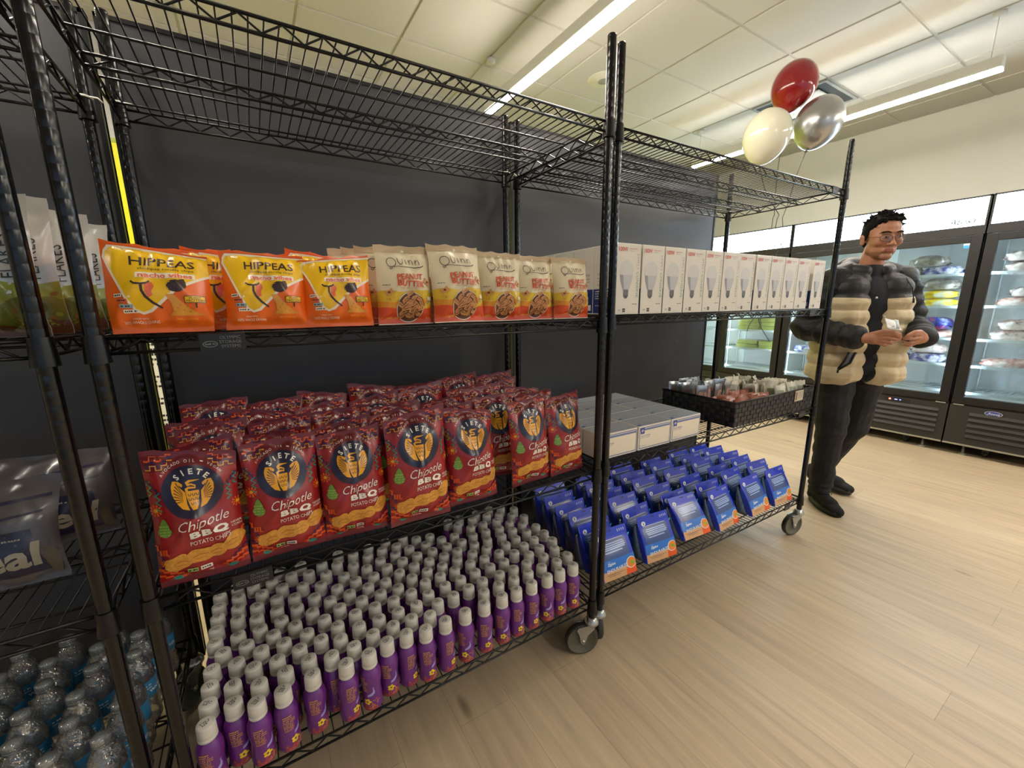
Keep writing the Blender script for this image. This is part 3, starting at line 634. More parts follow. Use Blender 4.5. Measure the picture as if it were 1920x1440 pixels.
# tortilla chips
zA2 = TA[2]+.002
TL = [(-1.094, .02, .0, 0, 1.0, 'crinkled one in front beside the near post'), (-.925, .02, -.02, 1, 1.0, 'front one in the middle of the three'), (-.786, .02, -.02, 2, .99, 'front one next to the cream pretzel bags'),
      (-1.085, .085, .0, 1, 1.05, 'right behind the crinkled front one'), (-1.06, .155, .05, 2, 1.08, 'deepest behind the crinkled front one'), (-.99, .09, -.05, 0, 1.02, 'dark gap one between the first two front bags'),
      (-.905, .085, -.15, 2, 1.04, 'just behind the middle front bag'), (-.90, .155, .1, 1, 1.05, 'deepest behind the middle front bag'), (-.800, .075, -.06, 0, 1.05, 'right behind the bag next to the pretzels'), (-.79, .14, .04, 1, 1.09, 'deepest behind the bag next to the pretzels')]
for x, y, rz, k, s, w in TL: inst(TO_M[k], 'tortilla_chip_bag', (x, y, zA2), rz, 'orange and yellow tortilla chip bag, '+w, 'chip bag', 'orange tortilla chip bags', tilt=-.02, s=s)
QL = [(-.632, .02, .02, 0, 1.0, 0, 'front one beside the orange chip bags'), (-.500, .0, .03, 1, 1.04, -.05, 'tallest front one, top seal tilted'), (-.366, .02, -.02, 2, 1.0, 0, 'third front one, middle of the five'), (-.245, .03, .05, 0, .985, 0, 'fourth front one with a crumpled bowl'), (-.112, .02, .0, 1, .985, 0, 'front one beside the far post'),
      (-.655, .085, .0, 1, 1.02, 0, 'half hidden behind the front one beside the orange bags'), (-.68, .14, -.05, 2, 1.03, 0, 'second behind, showing its pale top edge'), (-.70, .20, .0, 0, 1.05, 0, 'deepest one, only its top corner showing'),
      (-.55, .09, .0, 2, 1.0, 0, 'behind the tallest front one'), (-.43, .085, .02, 0, .99, 0, 'behind the third front one'), (-.31, .09, .0, 1, .99, 0, 'behind the gap of third and fourth front ones'), (-.175, .10, .06, 2, 1.02, 0, 'behind the front one at the far post')]
for x, y, rz, k, s, ti, w in QL: inst(PR_M[k], 'pretzel_bag', (x, y, zA2), rz, 'cream peanut butter pretzel bag, '+w, 'snack bag', 'cream pretzel snack bags', tilt=ti, s=s)

# ================================================================ PURPLE DRINK BOTTLES
BM = [pmat('bottle_purple', '#6d2a82', .3, var=.06, coat=.3), pmat('bottle_print_gold', '#d9a23a', .45), pmat('bottle_print_yellow', '#f2d029', .4), pmat('bottle_print_lilac', '#a9a2dc', .45), pmat('bottle_print_rose', '#a0404e', .45, var=.2), pmat('bottle_print_peach', '#c97b5c', .45)]
CAPM = [pmat('bottle_cap_white', '#d8d4ca', .42, var=.03), pmat('cap_date_ink', '#5d5b60', .6)]
def bottle_meshes():
    prof = [(.0, 0), (.022, 0), (.0255, .004), (.0262, .012), (.0255, .035), (.0236, .055), (.0242, .068), (.0268, .085), (.0272, .098), (.0262, .108), (.0225, .118), (.0175, .124), (.0165, .128), (.0165, .131)]
    mb = MB(); mb.lathe(prof, 22)
    def rad(z):
        for (r0, z0), (r1, z1) in zip(prof[1:], prof[2:]):
            if z <= z1: return r0+(r1-r0)*max(0, (z-z0))/max(1e-6, z1-z0)
        return .0165
    a = Art(); R = random.Random(2)
    for rep in (0, 1):
        o = rep*.082
        for q in range(9): a.scrib(o-.016, .104-q*.0052, o+.010-R.uniform(0, .007), .0032, 1, 1, q+rep*20)
        k = [(.026, .075), (.027, .066), (.026, .060), (.020, .055), (.012, .052), (.010, .046), (.016, .047), (.024, .049), (.031, .054), (.032, .062), (.0285, .069), (.031, .077), (.0285, .074)]
        a.poly([(o+x-.004, z) for x, z in k], 3, 2)
        for q in range(5): t = 2*PI*q/5; a.ell(o+.006+.006*math.cos(t), .032+.006*math.sin(t), .0042, .0035, 2, 4, 8)
        a.poly([(o-.020+(q/10)*.055, .004+(0 if q in (0, 10) else .016+.008*math.sin(q*1.9))) for q in range(11)], 4, 1)
        for q in range(26): x = R.uniform(-.018, .036); z = R.uniform(.006, .026+.5*max(0, x)); a.ell(o+x, z, .0022, .0016, R.choice((1, 5, 5, 4)), 2+q % 3, 6)
        a.stroke([(o+.018, .010), (o+.020, .022), (o+.016, .034)], .0016, 1, 4)
    def S(u, v, off): t = u/.0262-PI/2-.5; r = rad(v)+off; return Vector((r*math.cos(t), r*math.sin(t), v))
    a.apply(mb, S, .0075, .010, off=.0003, dl=.0001)
    body = mb.mesh('smoothie_bottle', BM)
    mb = MB(); mb.lathe([(.0190, .126), (.0200, .128), (.0200, .133), (.0186, .1345), (.0197, .136), (.0195, .147), (.0190, .160), (.0182, .1633), (.0165, .1645), (0, .1645)], 22)
    a = Art()
    for q in range(3): a.scrib(-.010+q*.001, .0035-q*.0042, .009-q*.002, .0034, 1, 1, q+3)
    a.apply(mb, flat((0, 0, .1645), (1,0,0), (0,1,0)), 0, 0, off=.0002)
    return body, mb.mesh('cap', CAPM)
BO, CA = bottle_meshes()

SPOTS = '-1150,22;-1052,22;-851,22;-792,22;-632,22;-571,22;-375,22;-320,22;-259,22;-194,22;-139,22;-79,22;-997,24;-930,34;-685,36;-740,37;-1099,50;-415,70;-601,68;-821,69;-879,69;-114,71;-298,72;-238,73;-357,74;-179,75;-1046,76;-1150,77;-988,79;-56,80;-653,85;-766,86;-708,87;-932,89;-561,105;-1102,105;-506,108;-448,114;-393,121;-848,117;-269,119;-326,120;-212,121;-135,122;-621,131;-1150,132;-1004,132;-678,134;-736,135;-793,138;-71,138;-1058,139;-950,141;-895,144;-571,159;-174,161;-452,169;-509,167;-392,176;-847,172;-276,173;-333,174;-115,175;-1096,179;-985,186;-1150,187;-42,189;-926,190;-1040,190;-676,191;-617,194;-734,194;-792,195;-215,198;-560,217;-157,220;-449,224;-876,221;-504,222;-384,230;-327,228;-264,229;-100,233;-1074,233;-1009,236;-1129,237;-646,241;-953,242;-703,244;-762,246;-828,247;-38,249;-214,262;-590,267;-476,271;-533,272;-903,273;-415,276;-158,276;-291,280;-1041,280;-350,281;-1095,284;-986,286;-1150,288;-673,293;-94,294;-848,298;-789,298;-730,299;-38,307;-619,315;-941,317;-197,320;-447,323;-392,325;-505,324;-562,325;-259,328;-317,328;-1049,334;-136,335;-995,340;-889,341;-1150,343;-700,345;-819,347;-76,353;-758,355;-1098,360;-647,368;-350,372;-176,374;-412,376;-944,376;-588,377;-472,377;-531,380;-234,387;-293,388;-117,390;-1048,392;-863,395;-1150,398;-993,399;-36,400;-788,401;-710,403;-1098,415;-657,423;-915,423;-358,426;-599,430;-412,431;-478,432;-156,433;-542,439;-74,442;-748,443;-217,443;-275,444;-839,446;-975,451;-1033,451;-1150,453;-1098,470;-690,473;-119,476;-444,476;-890,482;-579,482;-36,482;-797,483;-634,485;-497,487;-314,490;-171,494;-1003,501;-944,501;-239,502;-1057,506;-1150,508;-844,512;-735,512;-84,518;-541,521;-675,530;-608,534;-1103,536;-200,541;-336,541;-281,544;-132,545;-783,548;-975,550;-910,550;-1032,555;-506,22;-440,22'
pts = sorted([tuple(int(q)/1000 for q in s.split(',')) for s in SPOTS.split(';')], key=lambda t: t[1])
rowsb = {}
for x, y in pts: rowsb.setdefault(int((y-.012)/.056), []).append((x, y))
b0 = bpy.data.objects.new('smoothie_bottle', BO); C.objects.link(b0); c0 = bpy.data.objects.new('cap', CA); C.objects.link(c0); c0.parent = b0
R = random.Random(5); firstb = True; FR = ['front', 'second', 'third', 'fourth', 'fifth', 'sixth', 'seventh', 'eighth', 'ninth', 'tenth', 'eleventh']
for rk in sorted(rowsb):
    for i, (x, y) in enumerate(sorted(rowsb[rk])):
        o = b0 if firstb else copy_tree(b0); firstb = False
        o.location = (x, y, TA[0]+.0018); o.rotation_euler.z = R.uniform(-.5, .9) if rk == 0 else R.uniform(0, 6.28)
        tag(o, 'purple drink bottle with white cap, %s row, %s from the near post' % (FR[rk], ORD[i]) if i < 20 else 'purple drink bottle with white cap, %s row, closest to the far post' % FR[rk], 'bottle', 'purple drink bottles on the bottom shelf')

# ================================================================ WATER BOTTLES
CLEAR = clearmat('water_bottle_plastic', '#f6f8f8', .20, .05, keep=.93, bump=.5, bscale=120)
WLAB = pmat('water_label_blue', '#2f7fae', .35, var=.1, coat=.3); WCAP = clearmat('water_cap_clear', '#f0f4f4', .16, .15, keep=.78); WL2 = pmat('water_label_white', '#dfe8ea', .4); WK = pmat('water_label_ink', '#1b2c38', .5)
def water_meshes():
    mb = MB(); pr = [(0, .006), (.018, .0), (.028, .002), (.0315, .010)]
    z = .014
    while z < .075: pr += [(.0322, z), (.0300, z+.006)]; z += .012
    pr += [(.0318, .080), (.0318, .130), (.0308, .136), (.0322, .146), (.0300, .160), (.0235, .176), (.0155, .186), (.0130, .190), (.0130, .193), (.0165, .194), (.0165, .1955), (.0130, .196), (.0130, .199)]
    mb.lathe(pr, 22); body = mb.mesh('water_bottle', [CLEAR])
    mb = MB(); mb.lathe([(.03215, .082), (.03235, .084), (.03235, .128), (.03215, .130)], 26, cap=False)
    a = Art(); a.rect(-.02, .108, .0, .12, 1, 1); a.rect(-.017, .111, -.003, .118, 2, 2); a.scrib(.006, .118, .03, .004, 1, 1, 2); a.scrib(.006, .110, .03, .003, 1, 1, 3); a.text('WATER', .045, .100, h=.009, mi=1, layer=1, bold=.03)
    def S(u, v, o): t = u/.03235-PI/2-.6; return Vector(((.03235+o)*math.cos(t), (.03235+o)*math.sin(t), v))
    a.apply(mb, S, .009, 0, off=.0002); lab = mb.mesh('label', [WLAB, WL2, WK])
    mb = MB(); n = 24; prof = [(.0148, .1965), (.0152, .199), (.0152, .2075), (.0140, .210), (0, .210)]; mb.lathe(prof, n)
    for q in range(n): t = 2*PI*q/n; mb.box((.0148, -.0006, .198), (.0158, .0006, .208), M=Matrix.Rotation(t, 4, 'Z'))
    return body, lab, mb.mesh('cap', [WCAP])
wb, wl, wc = water_meshes()
w0 = bpy.data.objects.new('water_bottle', wb); C.objects.link(w0)
for n_, m_ in (('label', wl), ('cap', wc)): o = bpy.data.objects.new(n_, m_); C.objects.link(o); o.parent = w0
R = random.Random(3); f_ = True
for i, x in enumerate((-1.308, -1.395, -1.482, -1.569, -1.656)):
    for j, y in enumerate((.055, .135, .215, .295, .375, .455)):
        o = w0 if f_ else copy_tree(w0); f_ = False
        o.location = (x+R.uniform(-.008, .008)+(.0 if j % 2 else -.012), y, TA[0]+.002); o.rotation_euler.z = R.uniform(-.8, .8)
        tag(o, 'clear water bottle with blue label, %s column from the rack post, %s from the front' % (ORD[i], ORD[j]), 'bottle', 'water bottles on the bottom shelf')

# ================================================================ CEREAL AND OATMEAL BAGS
FM = [foil('cereal_bag_white', '#bdbcb6', .3, coat=.5), foil('cereal_bag_ink', '#1f1c22', .4), foil('cereal_bag_red', '#c8401c', .4), foil('cereal_bag_yellow', '#e8a83a', .4), foil('cereal_bag_green', '#7f8a2c', .35, var=.35), foil('cereal_bag_flakes', '#7a5a1c', .4, var=.4), foil('cereal_bag_brown', '#5a3418', .4, var=.4), foil('cereal_bag_sky', '#a7b9c4', .35), foil('cereal_bag_olive', '#5c641c', .35, var=.3)]
def flakes_art(W=.16, H=.235):
    a = Art(); R = random.Random(12); n = 18
    def band(y0, y1, mi, layer, amp=.006, ph=0):
        a.poly([(-W/2+W*i/n, y0) for i in range(n+1)]+[(W/2-W*i/n, y1+amp*math.sin(i*.9+ph)) for i in range(n+1)], mi, layer)
    band(.07, .115, 7, 1, .012, 1); band(0, .092, 4, 2, .004, 2); band(0, .060, 8, 3, .007, 0); band(0, .022, 6, 5, .004, 1)
    for q in range(26): a.ell(R.uniform(-W/2, W/2), R.uniform(.02, .08), R.uniform(.004, .010), R.uniform(.003, .005), R.choice((4, 5, 8)), 4, 7, R.uniform(0, 3))
    for q in range(16): a.ell(R.uniform(-W/2, W/2), R.uniform(.002, .024), R.uniform(.004, .009), .003, R.choice((5, 6)), 6, 7, R.uniform(0, 3))
    [(a.text('CORN', -.012+q, .132, w=.055, h=.019, mi=1, layer=7, rot=PI/2, shear=-.15), a.text('FLAKES', .014+q, .130, w=.070, h=.018, mi=1, layer=7, rot=PI/2, shear=-.15)) for q in (-.045, .038)]
    a.scrib(-.035, .072, -.004, .0025, 1, 7, 3); a.text('MAIZ', -.035, .026, h=.006, mi=1, layer=7)
    a.poly([(-.004, .222), (.034, .217), (.028, .198), (.034, .178), (.006, .172), (.010, .196)], 2, 2); a.text('FAMILY', .018, .207, w=.022, mi=3, layer=3, rot=-.1); a.text('SIZE BAG', .019, .194, w=.022, mi=3, layer=3, rot=-.1)
    a.poly([(-.068, .210), (-.036, .215), (-.030, .185), (-.040, .168), (-.062, .176), (-.058, .195)], 2, 2); a.text('BOLSA', -.050, .200, w=.022, mi=3, layer=3, rot=.2); a.text('GIGANTE', -.048, .187, w=.022, mi=3, layer=3, rot=.2); a.scrib(-.02, .152, .03, .003, 1, 3, 8); a.ell(-.045, .182, .008, .006, 4, 3, 10)
    return a
fa = flakes_art()
FK = [make_bag('cereal_bag', .16, .235, .062, s, FM, fa, wr=3.0, lean=.05, nu=26, nv=34, pinch=.08) for s in (3, 9)]
zC2 = TA[2]+.002
for x, y, rz, k, s, w_ in ((-1.335, .06, -.05, 0, 1.0, 'front one beside the rack post'), (-1.335, .155, -.1, 1, 1.03, 'second from the front beside the rack post'), (-1.33, .25, .0, 0, 1.04, 'third from the front beside the rack post'), (-1.33, .345, -.08, 1, 1.06, 'fourth from the front, tallest top'), (-1.325, .45, .0, 0, 1.07, 'deepest one at the yellow gap'),
                           (-1.56, .06, .0, 1, 1.0, 'front one in the next stack along'), (-1.55, .18, .0, 0, 1.03, 'second one in the next stack along'), (-1.55, .32, .1, 1, 1.03, 'deepest one in the next stack along')):
    inst(FK[k], 'cereal_bag', (x, y, zC2), rz, 'clear corn flakes bag, '+w_, 'cereal bag', 'corn flakes bags', s=s)
OM = [foil('oat_bag_grey', '#4a4648', .3, coat=.5, var=.3), foil('oat_bag_navy', '#15173a', .35), foil('oat_bag_white', '#9a9484', .5), foil('oat_bag_tan', '#5a5040', .4, var=.3)]
a = Art(); W_, H_ = .34, .22
a.poly([(-W_/2, .016), (W_/2*.86, .022), (W_/2*.80, .112), (-W_/2, .112)], 1, 1); a.text('Oatmeal', .02, .062, w=.25, h=.050, mi=2, layer=3, bold=.03, shear=.12); a.scrib(-.10, .096, .125, .004, 2, 3, 4); a.scrib(-.06, .103, .05, .003, 2, 3, 5)
a.poly([(-.02, .126), (.15, .142), (.15, .147), (-.02, .132)], 1, 1); a.poly([(-.12, .150), (.16, .172), (.16, .179), (-.1, .160)], 1, 1); a.ell(.155, .04, .010, .03, 3, 1, 12)
OB = [make_bag('oatmeal_bag', W_, H_, .085, s, OM, a, wr=2.6, lean=.25, nu=28, nv=22) for s in (2, 6)]
inst(OB[0], 'oatmeal_bag', (-1.51, .16, TA[1]+.02), -.06, 'dark crinkled oatmeal bag with big pale lettering on the navy band', 'food bag')
inst(OB[1], 'oatmeal_bag', (-1.47, .34, TA[1]+.012), .1, 'crinkled oatmeal bag leaning behind the lettered one', 'food bag')

# ================================================================ LIGHT BULB BOXES
XM = [pmat('bulb_box_card', '#ded8cc', .45, var=.03, coat=.2), pmat('bulb_box_red', '#d2492f', .5), pmat('bulb_box_grey_print', '#8e8f92', .5), pmat('bulb_box_green', '#3c8a5c', .5), pmat('bulb_glass_print', '#cfcdc9', .45, var=.03), pmat('bulb_body_print', '#bdbdc0', .45), pmat('bulb_screw_print', '#4a4a50', .4), pmat('bulb_box_black', '#26262a', .5), pmat('bulb_box_navy', '#20306e', .5), pmat('bulb_body_shade', '#94949c', .45), pmat('bulb_box_side', '#cfcac0', .5)]
def bulb_box():
    W, H, D = .110, .229, .110; mb = MB(); mb.bbox((-W/2, 0, 0), (W/2, D, H), .0012, 0, seg=1); a = Art()
    a.text('100W', -.028, H-.019, w=.040, h=.0145, mi=1, layer=1, bold=.02); a.text('REPLACEMENT', .018, H-.0165, w=.036, h=.0035, mi=1, layer=1); a.text('LED A21', .011, H-.023, w=.02, h=.003, mi=2, layer=1)
    cx = -.010; B_ = []
    for q in range(25):
        t = -.42+(PI+.84)*q/24; B_.append((cx+.0325*math.cos(t), .142+.034*math.sin(t)))
    a.poly(B_, 4, 1); a.poly([(cx-.0300, .129), (cx+.0300, .129), (cx+.0255, .108), (cx+.0145, .082), (cx-.0145, .082), (cx-.0255, .108)], 5, 2); a.poly([(cx-.0300, .129), (cx-.016, .129), (cx-.009, .082), (cx-.0145, .082), (cx-.0255, .108)], 9, 3)
    a.rect(cx-.0115, .062, cx+.0115, .082, 6, 2); a.poly([(cx-.0115, .062), (cx+.0115, .062), (cx+.005, .053), (cx-.005, .053)], 6, 2)
    for q in range(4): a.rect(cx-.0120, .064+q*.0048, cx+.0120, .0655+q*.0048, 2, 3)
    a.text('SIMPLY', .042, .172, w=.052, h=.0105, mi=2, layer=1, rot=-PI/2, bold=-.012); a.text('CONSERVE', .042, .098, w=.084, h=.0105, mi=3, layer=1, rot=-PI/2, bold=-.005)
    a.scrib(.022, .034, .044, .003, 7, 1, 3); a.rect(-.022, .008, -.010, .020, 7, 1); a.ell(-.016, .014, .0035, .0035, 2, 2, 10); a.rect(-.042, .010, -.030, .018, 10, 1); a.scrib(-.041, .014, -.031, .003, 2, 2, 1)
    a.apply(mb, flat((0, 0, 0), (1,0,0), (0,0,1)), 0, 0, off=.0003, dl=.0001, smooth=False)
    # printed near side: mark, lines and a navy panel
    b = Art(); b.poly([(.055+.016*math.cos(PI/3*q), .175+.016*math.sin(PI/3*q)) for q in range(6)], 2, 1); b.poly([(.055+.0145*math.cos(PI/3*q), .175+.0145*math.sin(PI/3*q)) for q in range(6)], 0, 2)
    b.text('CONTRACTOR', .055, .135, w=.07, h=.006, mi=7, layer=1); b.text('PACK OF 2 BULBS', .055, .122, w=.07, h=.004, mi=7, layer=1); b.scrib(.02, .112, .09, .003, 2, 1, 4); b.scrib(.02, .10, .08, .003, 2, 1, 5)
    b.rect(.002, .004, .108, .086, 8, 1)
    for q in range(4): b.scrib(.012, .078-q*.008, .075, .004, 0, 2, q)
    b.rect(.08, .012, .10, .032, 0, 2); b.scrib(.012, .03, .07, .003, 0, 2, 9)
    b.apply(mb, flat((-W/2, D, 0), (0,-1,0), (0,0,1)), 0, 0, off=.0003, dl=.0001, smooth=False)
    b.apply(mb, flat((W/2, 0, 0), (0,1,0), (0,0,1)), 0, 0, off=.0003, dl=.0001, smooth=False)
    c = Art(); c.rect(-.055, .052, .055, .053, 10, 1); c.text('100W', 0, .085, w=.04, mi=1, layer=1); c.apply(mb, flat((0, 0, H), (1,0,0), (0,1,0)), 0, 0, off=.0003, smooth=False)
    return mb.mesh('light_bulb_box', XM)
bbm = bulb_box(); zB2 = TB[2]+.002; R = random.Random(9)
def onB(x, y): c, s = math.cos(BT), math.sin(BT); return BX+c*x-s*y, BY+s*x+c*y
for r_ in range(4):
    for i in range(12):
        x = .078+i*.1145+(.028 if i == 11 else 0); gone = (r_ > 0 and i > 10)
        if gone: continue
        X, Y = onB(x+R.uniform(-.0012, .0012), .004+r_*.1115+R.uniform(-.0, .005)+(0 if r_ else 0))
        inst(bbm, 'light_bulb_box', (X, Y, zB2), BT+(0 if r_ else R.uniform(-.012, .012)), 'white light bulb box with bulb picture, %s row, %s from the tall middle posts' % (FR[r_], ORD[i]), 'box', 'light bulb boxes')

# ================================================================ FACE MASK BOXES
KM = [pmat('mask_box_card', '#e4ddd0', .45, var=.03), pmat('mask_box_blue', '#2b4596', .5), pmat('mask_box_slate', '#6f7fae', .5), pmat('mask_box_top', '#a9adb0', .45, var=.04), pmat('mask_box_cream', '#eadfca', .5, var=.02)]
def mask_box():
    W, H, D = .182, .095, .0955; mb = MB(); mb.bbox((-W/2, 0, 0), (W/2, D, H), .001, 0, seg=1); a = Art()
    a.rect(-W/2+.006, .006, W/2-.004, H-.006, 1, 1); a.rect(-W/2+.0085, .0085, W/2-.0065, H-.0085, 4, 2); a.rect(-W/2+.0085, H-.019, W/2-.0065, H-.011, 2, 3); a.rect(-W/2+.011, H-.031, -W/2+.032, H-.006, 1, 4)
    x, y = -W/2+.0215, H-.0185
    for q in range(4): t = PI/2*q; c, s = math.cos(t), math.sin(t); a.poly([(x, y), (x+c*.003-s*.002, y+s*.003+c*.002), (x+c*.009, y+s*.009), (x+c*.003+s*.002, y+s*.003-c*.002)], 0, 5)
    a.text('FACE MASK', -.052, H-.040, w=.052, h=.0068, mi=1, layer=4); a.scrib(-.078, H-.0475, -.03, .002, 2, 4, 2); a.scrib(-.078, .016, -.045, .002, 2, 4, 6)
    a.apply(mb, flat((0, 0, 0), (1,0,0), (0,0,1)), 0, 0, off=.0003, dl=.0001, smooth=False)
    b = Art(); b.rect(-W/2+.001, .001, W/2-.001, D-.001, 3, 1); b.rect(-W/2+.004, .010, W/2-.004, .0125, 2, 2); b.rect(-W/2+.008, .006, -W/2+.024, .018, 1, 3); b.text('FACE MASK', -.035, .030, w=.05, h=.006, mi=1, layer=3); b.rect(-W/2, -.0002, W/2, .001, 0, 2)
    b.apply(mb, flat((0, 0, H), (1,0,0), (0,1,0)), 0, 0, off=.0003, dl=.0001, smooth=False)
    return mb.mesh('face_mask_box', KM)
mm = mask_box(); zB3 = TB[1]+.002; R = random.Random(4)
for r_ in range(5):
    for i in range(3):
        X, Y = onB(.089+i*.1865+(.004 if i else 0)+R.uniform(-.002, .002), .022+r_*.0985+R.uniform(0, .002))
        inst(mm, 'face_mask_box', (X, Y, zB3), BT+R.uniform(-.008, .008), 'white and blue face mask box, %s row, %s from the tall middle posts' % (FR[r_], ORD[i]), 'box', 'face mask boxes')

# ================================================================ WOVEN BASKET WITH SACHETS
t = empty('woven_basket', (*onB(.778, .004), TB[1]+.002), BT); tag(t, 'shallow black woven basket full of silver, brown and white sachets', 'basket')
WM = [pmat('basket_black_strap', '#1b1b1d', .45, var=.2), pmat('basket_grey_strap', '#2b2b2f', .4, var=.2), pmat('basket_lining', '#0d0d0e', .8)]
bw, bd, bh = .69, .39, .115; mb = MB()
mb.box((0, 0, 0), (bw, bd, .003), 2)
for (a0, b0_) in (((.0, .002, 0), (bw, .004, bh-.004)), ((0, bd-.004, 0), (bw, bd-.002, bh-.004)), ((.002, 0, 0), (.004, bd, bh-.004)), ((bw-.004, 0, 0), (bw-.002, bd, bh-.004))): mb.box(a0, b0_, 2)
for side, L_ in ((0, bw), (1, bw), (2, bd), (3, bd)):
    n = int(L_/.0235); s_ = L_/n; rows_ = 5; hh = (bh-.008)/rows_
    for i in range(n):
        for j in range(rows_):
            up = (i+j) % 2; o_ = .0022 if up else .0004; a1, a2 = i*s_+.0006, (i+1)*s_-.0006; z1, z2 = j*hh+.0008, (j+1)*hh-.0004
            mi = 1 if up else 0
            M_ = {0: Matrix.Identity(4), 1: Matrix.Translation((bw, bd, 0)) @ Matrix.Rotation(PI, 4, 'Z'), 2: Matrix.Translation((0, bd, 0)) @ Matrix.Rotation(-PI/2, 4, 'Z'), 3: Matrix.Translation((bw, 0, 0)) @ Matrix.Rotation(PI/2, 4, 'Z')}[side]
            vs = [(a1, .001, z1), (a2, .001, z1), (a2, .001, z2), (a1, .001, z2), (a1+.002, -o_, z1+.001), (a2-.002, -o_, z1+.001), (a2-.002, -o_, z2-.001), (a1+.002, -o_, z2-.001)]
            mb.add([M_ @ Vector(v) for v in vs], [(4,5,6,7), (0,1,5,4), (1,2,6,5), (2,3,7,6), (3,0,4,7)], mi)
mb.build('woven_body', WM, t)
mb = MB(); mb.tube([(0, 0, bh-.004), (bw, 0, bh-.004), (bw, bd, bh-.004), (0, bd, bh-.004)], .0045, 8, closed=True); mb.build('rim', WM[0], t)
mb = MB(); mb.box((.505, -.0045, .055), (.585, -.003, .108), 0); a = Art(); a.rect(.004, .006, .02, .047, 1, 1); [a.scrib(.026, .044-q*.007, .074, .003, 2, 1, q) for q in range(5)]
a.apply(mb, flat((.505, -.0045, .055), (1,0,0), (0,0,1)), 0, 0, off=.0003, smooth=False); mb.build('price_tag', [pmat('tag_cream', '#c9bfa9', .6), pmat('tag_brown', '#8a6a50', .6), pmat('tag_ink', '#4a4640', .6)], t)
SAC = {'silver': [pmat('sachet_silver', '#c4c8cc', .28, metal=.75, var=.1), foil('sachet_rose', '#c89a86', .35), foil('sachet_grey', '#7c8286', .35)], 'brown': [foil('sachet_brown', '#a5624a', .32, var=.12), foil('sachet_brown_light', '#cf9a80', .35), foil('sachet_brown_dark', '#6c3626', .35)], 'white': [foil('sachet_white', '#d9d2c0', .35, var=.08), foil('sachet_print_green', '#8f9a80', .4), foil('sachet_print_grey', '#8a857a', .4)]}
def sachet(kind, w, h, seed):
    a = Art(); a.rect(-w*.32, h*.42, w*.32, h*.74, 1, 1); a.scrib(-w*.3, h*.3, w*.3, h*.05, 2, 1, seed); a.scrib(-w*.25, h*.2, w*.2, h*.04, 2, 1, seed+1); a.ell(w*.1, h*.58, w*.12, h*.09, 2, 2, 10)
    if kind == 'silver': a.ell(w*.05, h*.55, w*.08, h*.13, 0, 3, 10)
    return make_bag(kind+'_sachet', w, h, .014, seed, SAC[kind], a, nu=8, nv=10, wr=.8, seal=.007, lean=0)
SQ = {'silver': [sachet('silver', .066, .140, 1), sachet('silver', .066, .140, 2)], 'brown': [sachet('brown', .085, .082, 3), sachet('brown', .085, .082, 4)], 'white': [sachet('white', .062, .108, 5), sachet('white', .062, .108, 6)]}
R = random.Random(31)
def sach(kind, bx, by, rz, tilt, z, words):
    X, Y = onB(.778+bx, .004+by); o = inst(SQ[kind][R.randrange(2)], 'sachet', (X, Y, TB[1]+.008+z), BT+rz, words, 'sachet', kind+' sachets in the basket', tilt=tilt, s=R.uniform(.95, 1.05))
n = 0
for r_, y in enumerate((.37, .335, .30, .265, .225)):
    for i, x in enumerate((.05, .115, .18, .245)):
        sach('silver', x+R.uniform(-.01, .01), y-.02, R.uniform(-.5, .5), R.uniform(-.15, .1), .012, 'foil sachet with pink print, %s row from the basket back, %s along' % (ORD[r_], ORD[i]))
for r_, y in enumerate((.19, .155, .12, .085, .05)):
    for i, x in enumerate((.07, .165, .26, .345)):
        sach('brown', x+R.uniform(-.012, .012), y-.012, R.uniform(-.3, .3), R.uniform(-.35, .0), .012, 'brown sachet, %s row from the basket front, %s from its near corner' % (ORD[4-r_], ORD[i]))
for r_, y in enumerate((.365, .32, .275, .23, .185, .14, .095, .05)):
    for i, x in enumerate((.335, .405, .47, .535, .60, .66)):
        if x < .36 and y < .2 or x < .44 and y < .12: continue
        sach('white', x+R.uniform(-.012, .012), y-.01, R.uniform(-.9, .9), R.uniform(-.4, .1), .016, 'white sachet, %s row from the basket back, %s from the silver ones' % (ORD[r_], ORD[i]))

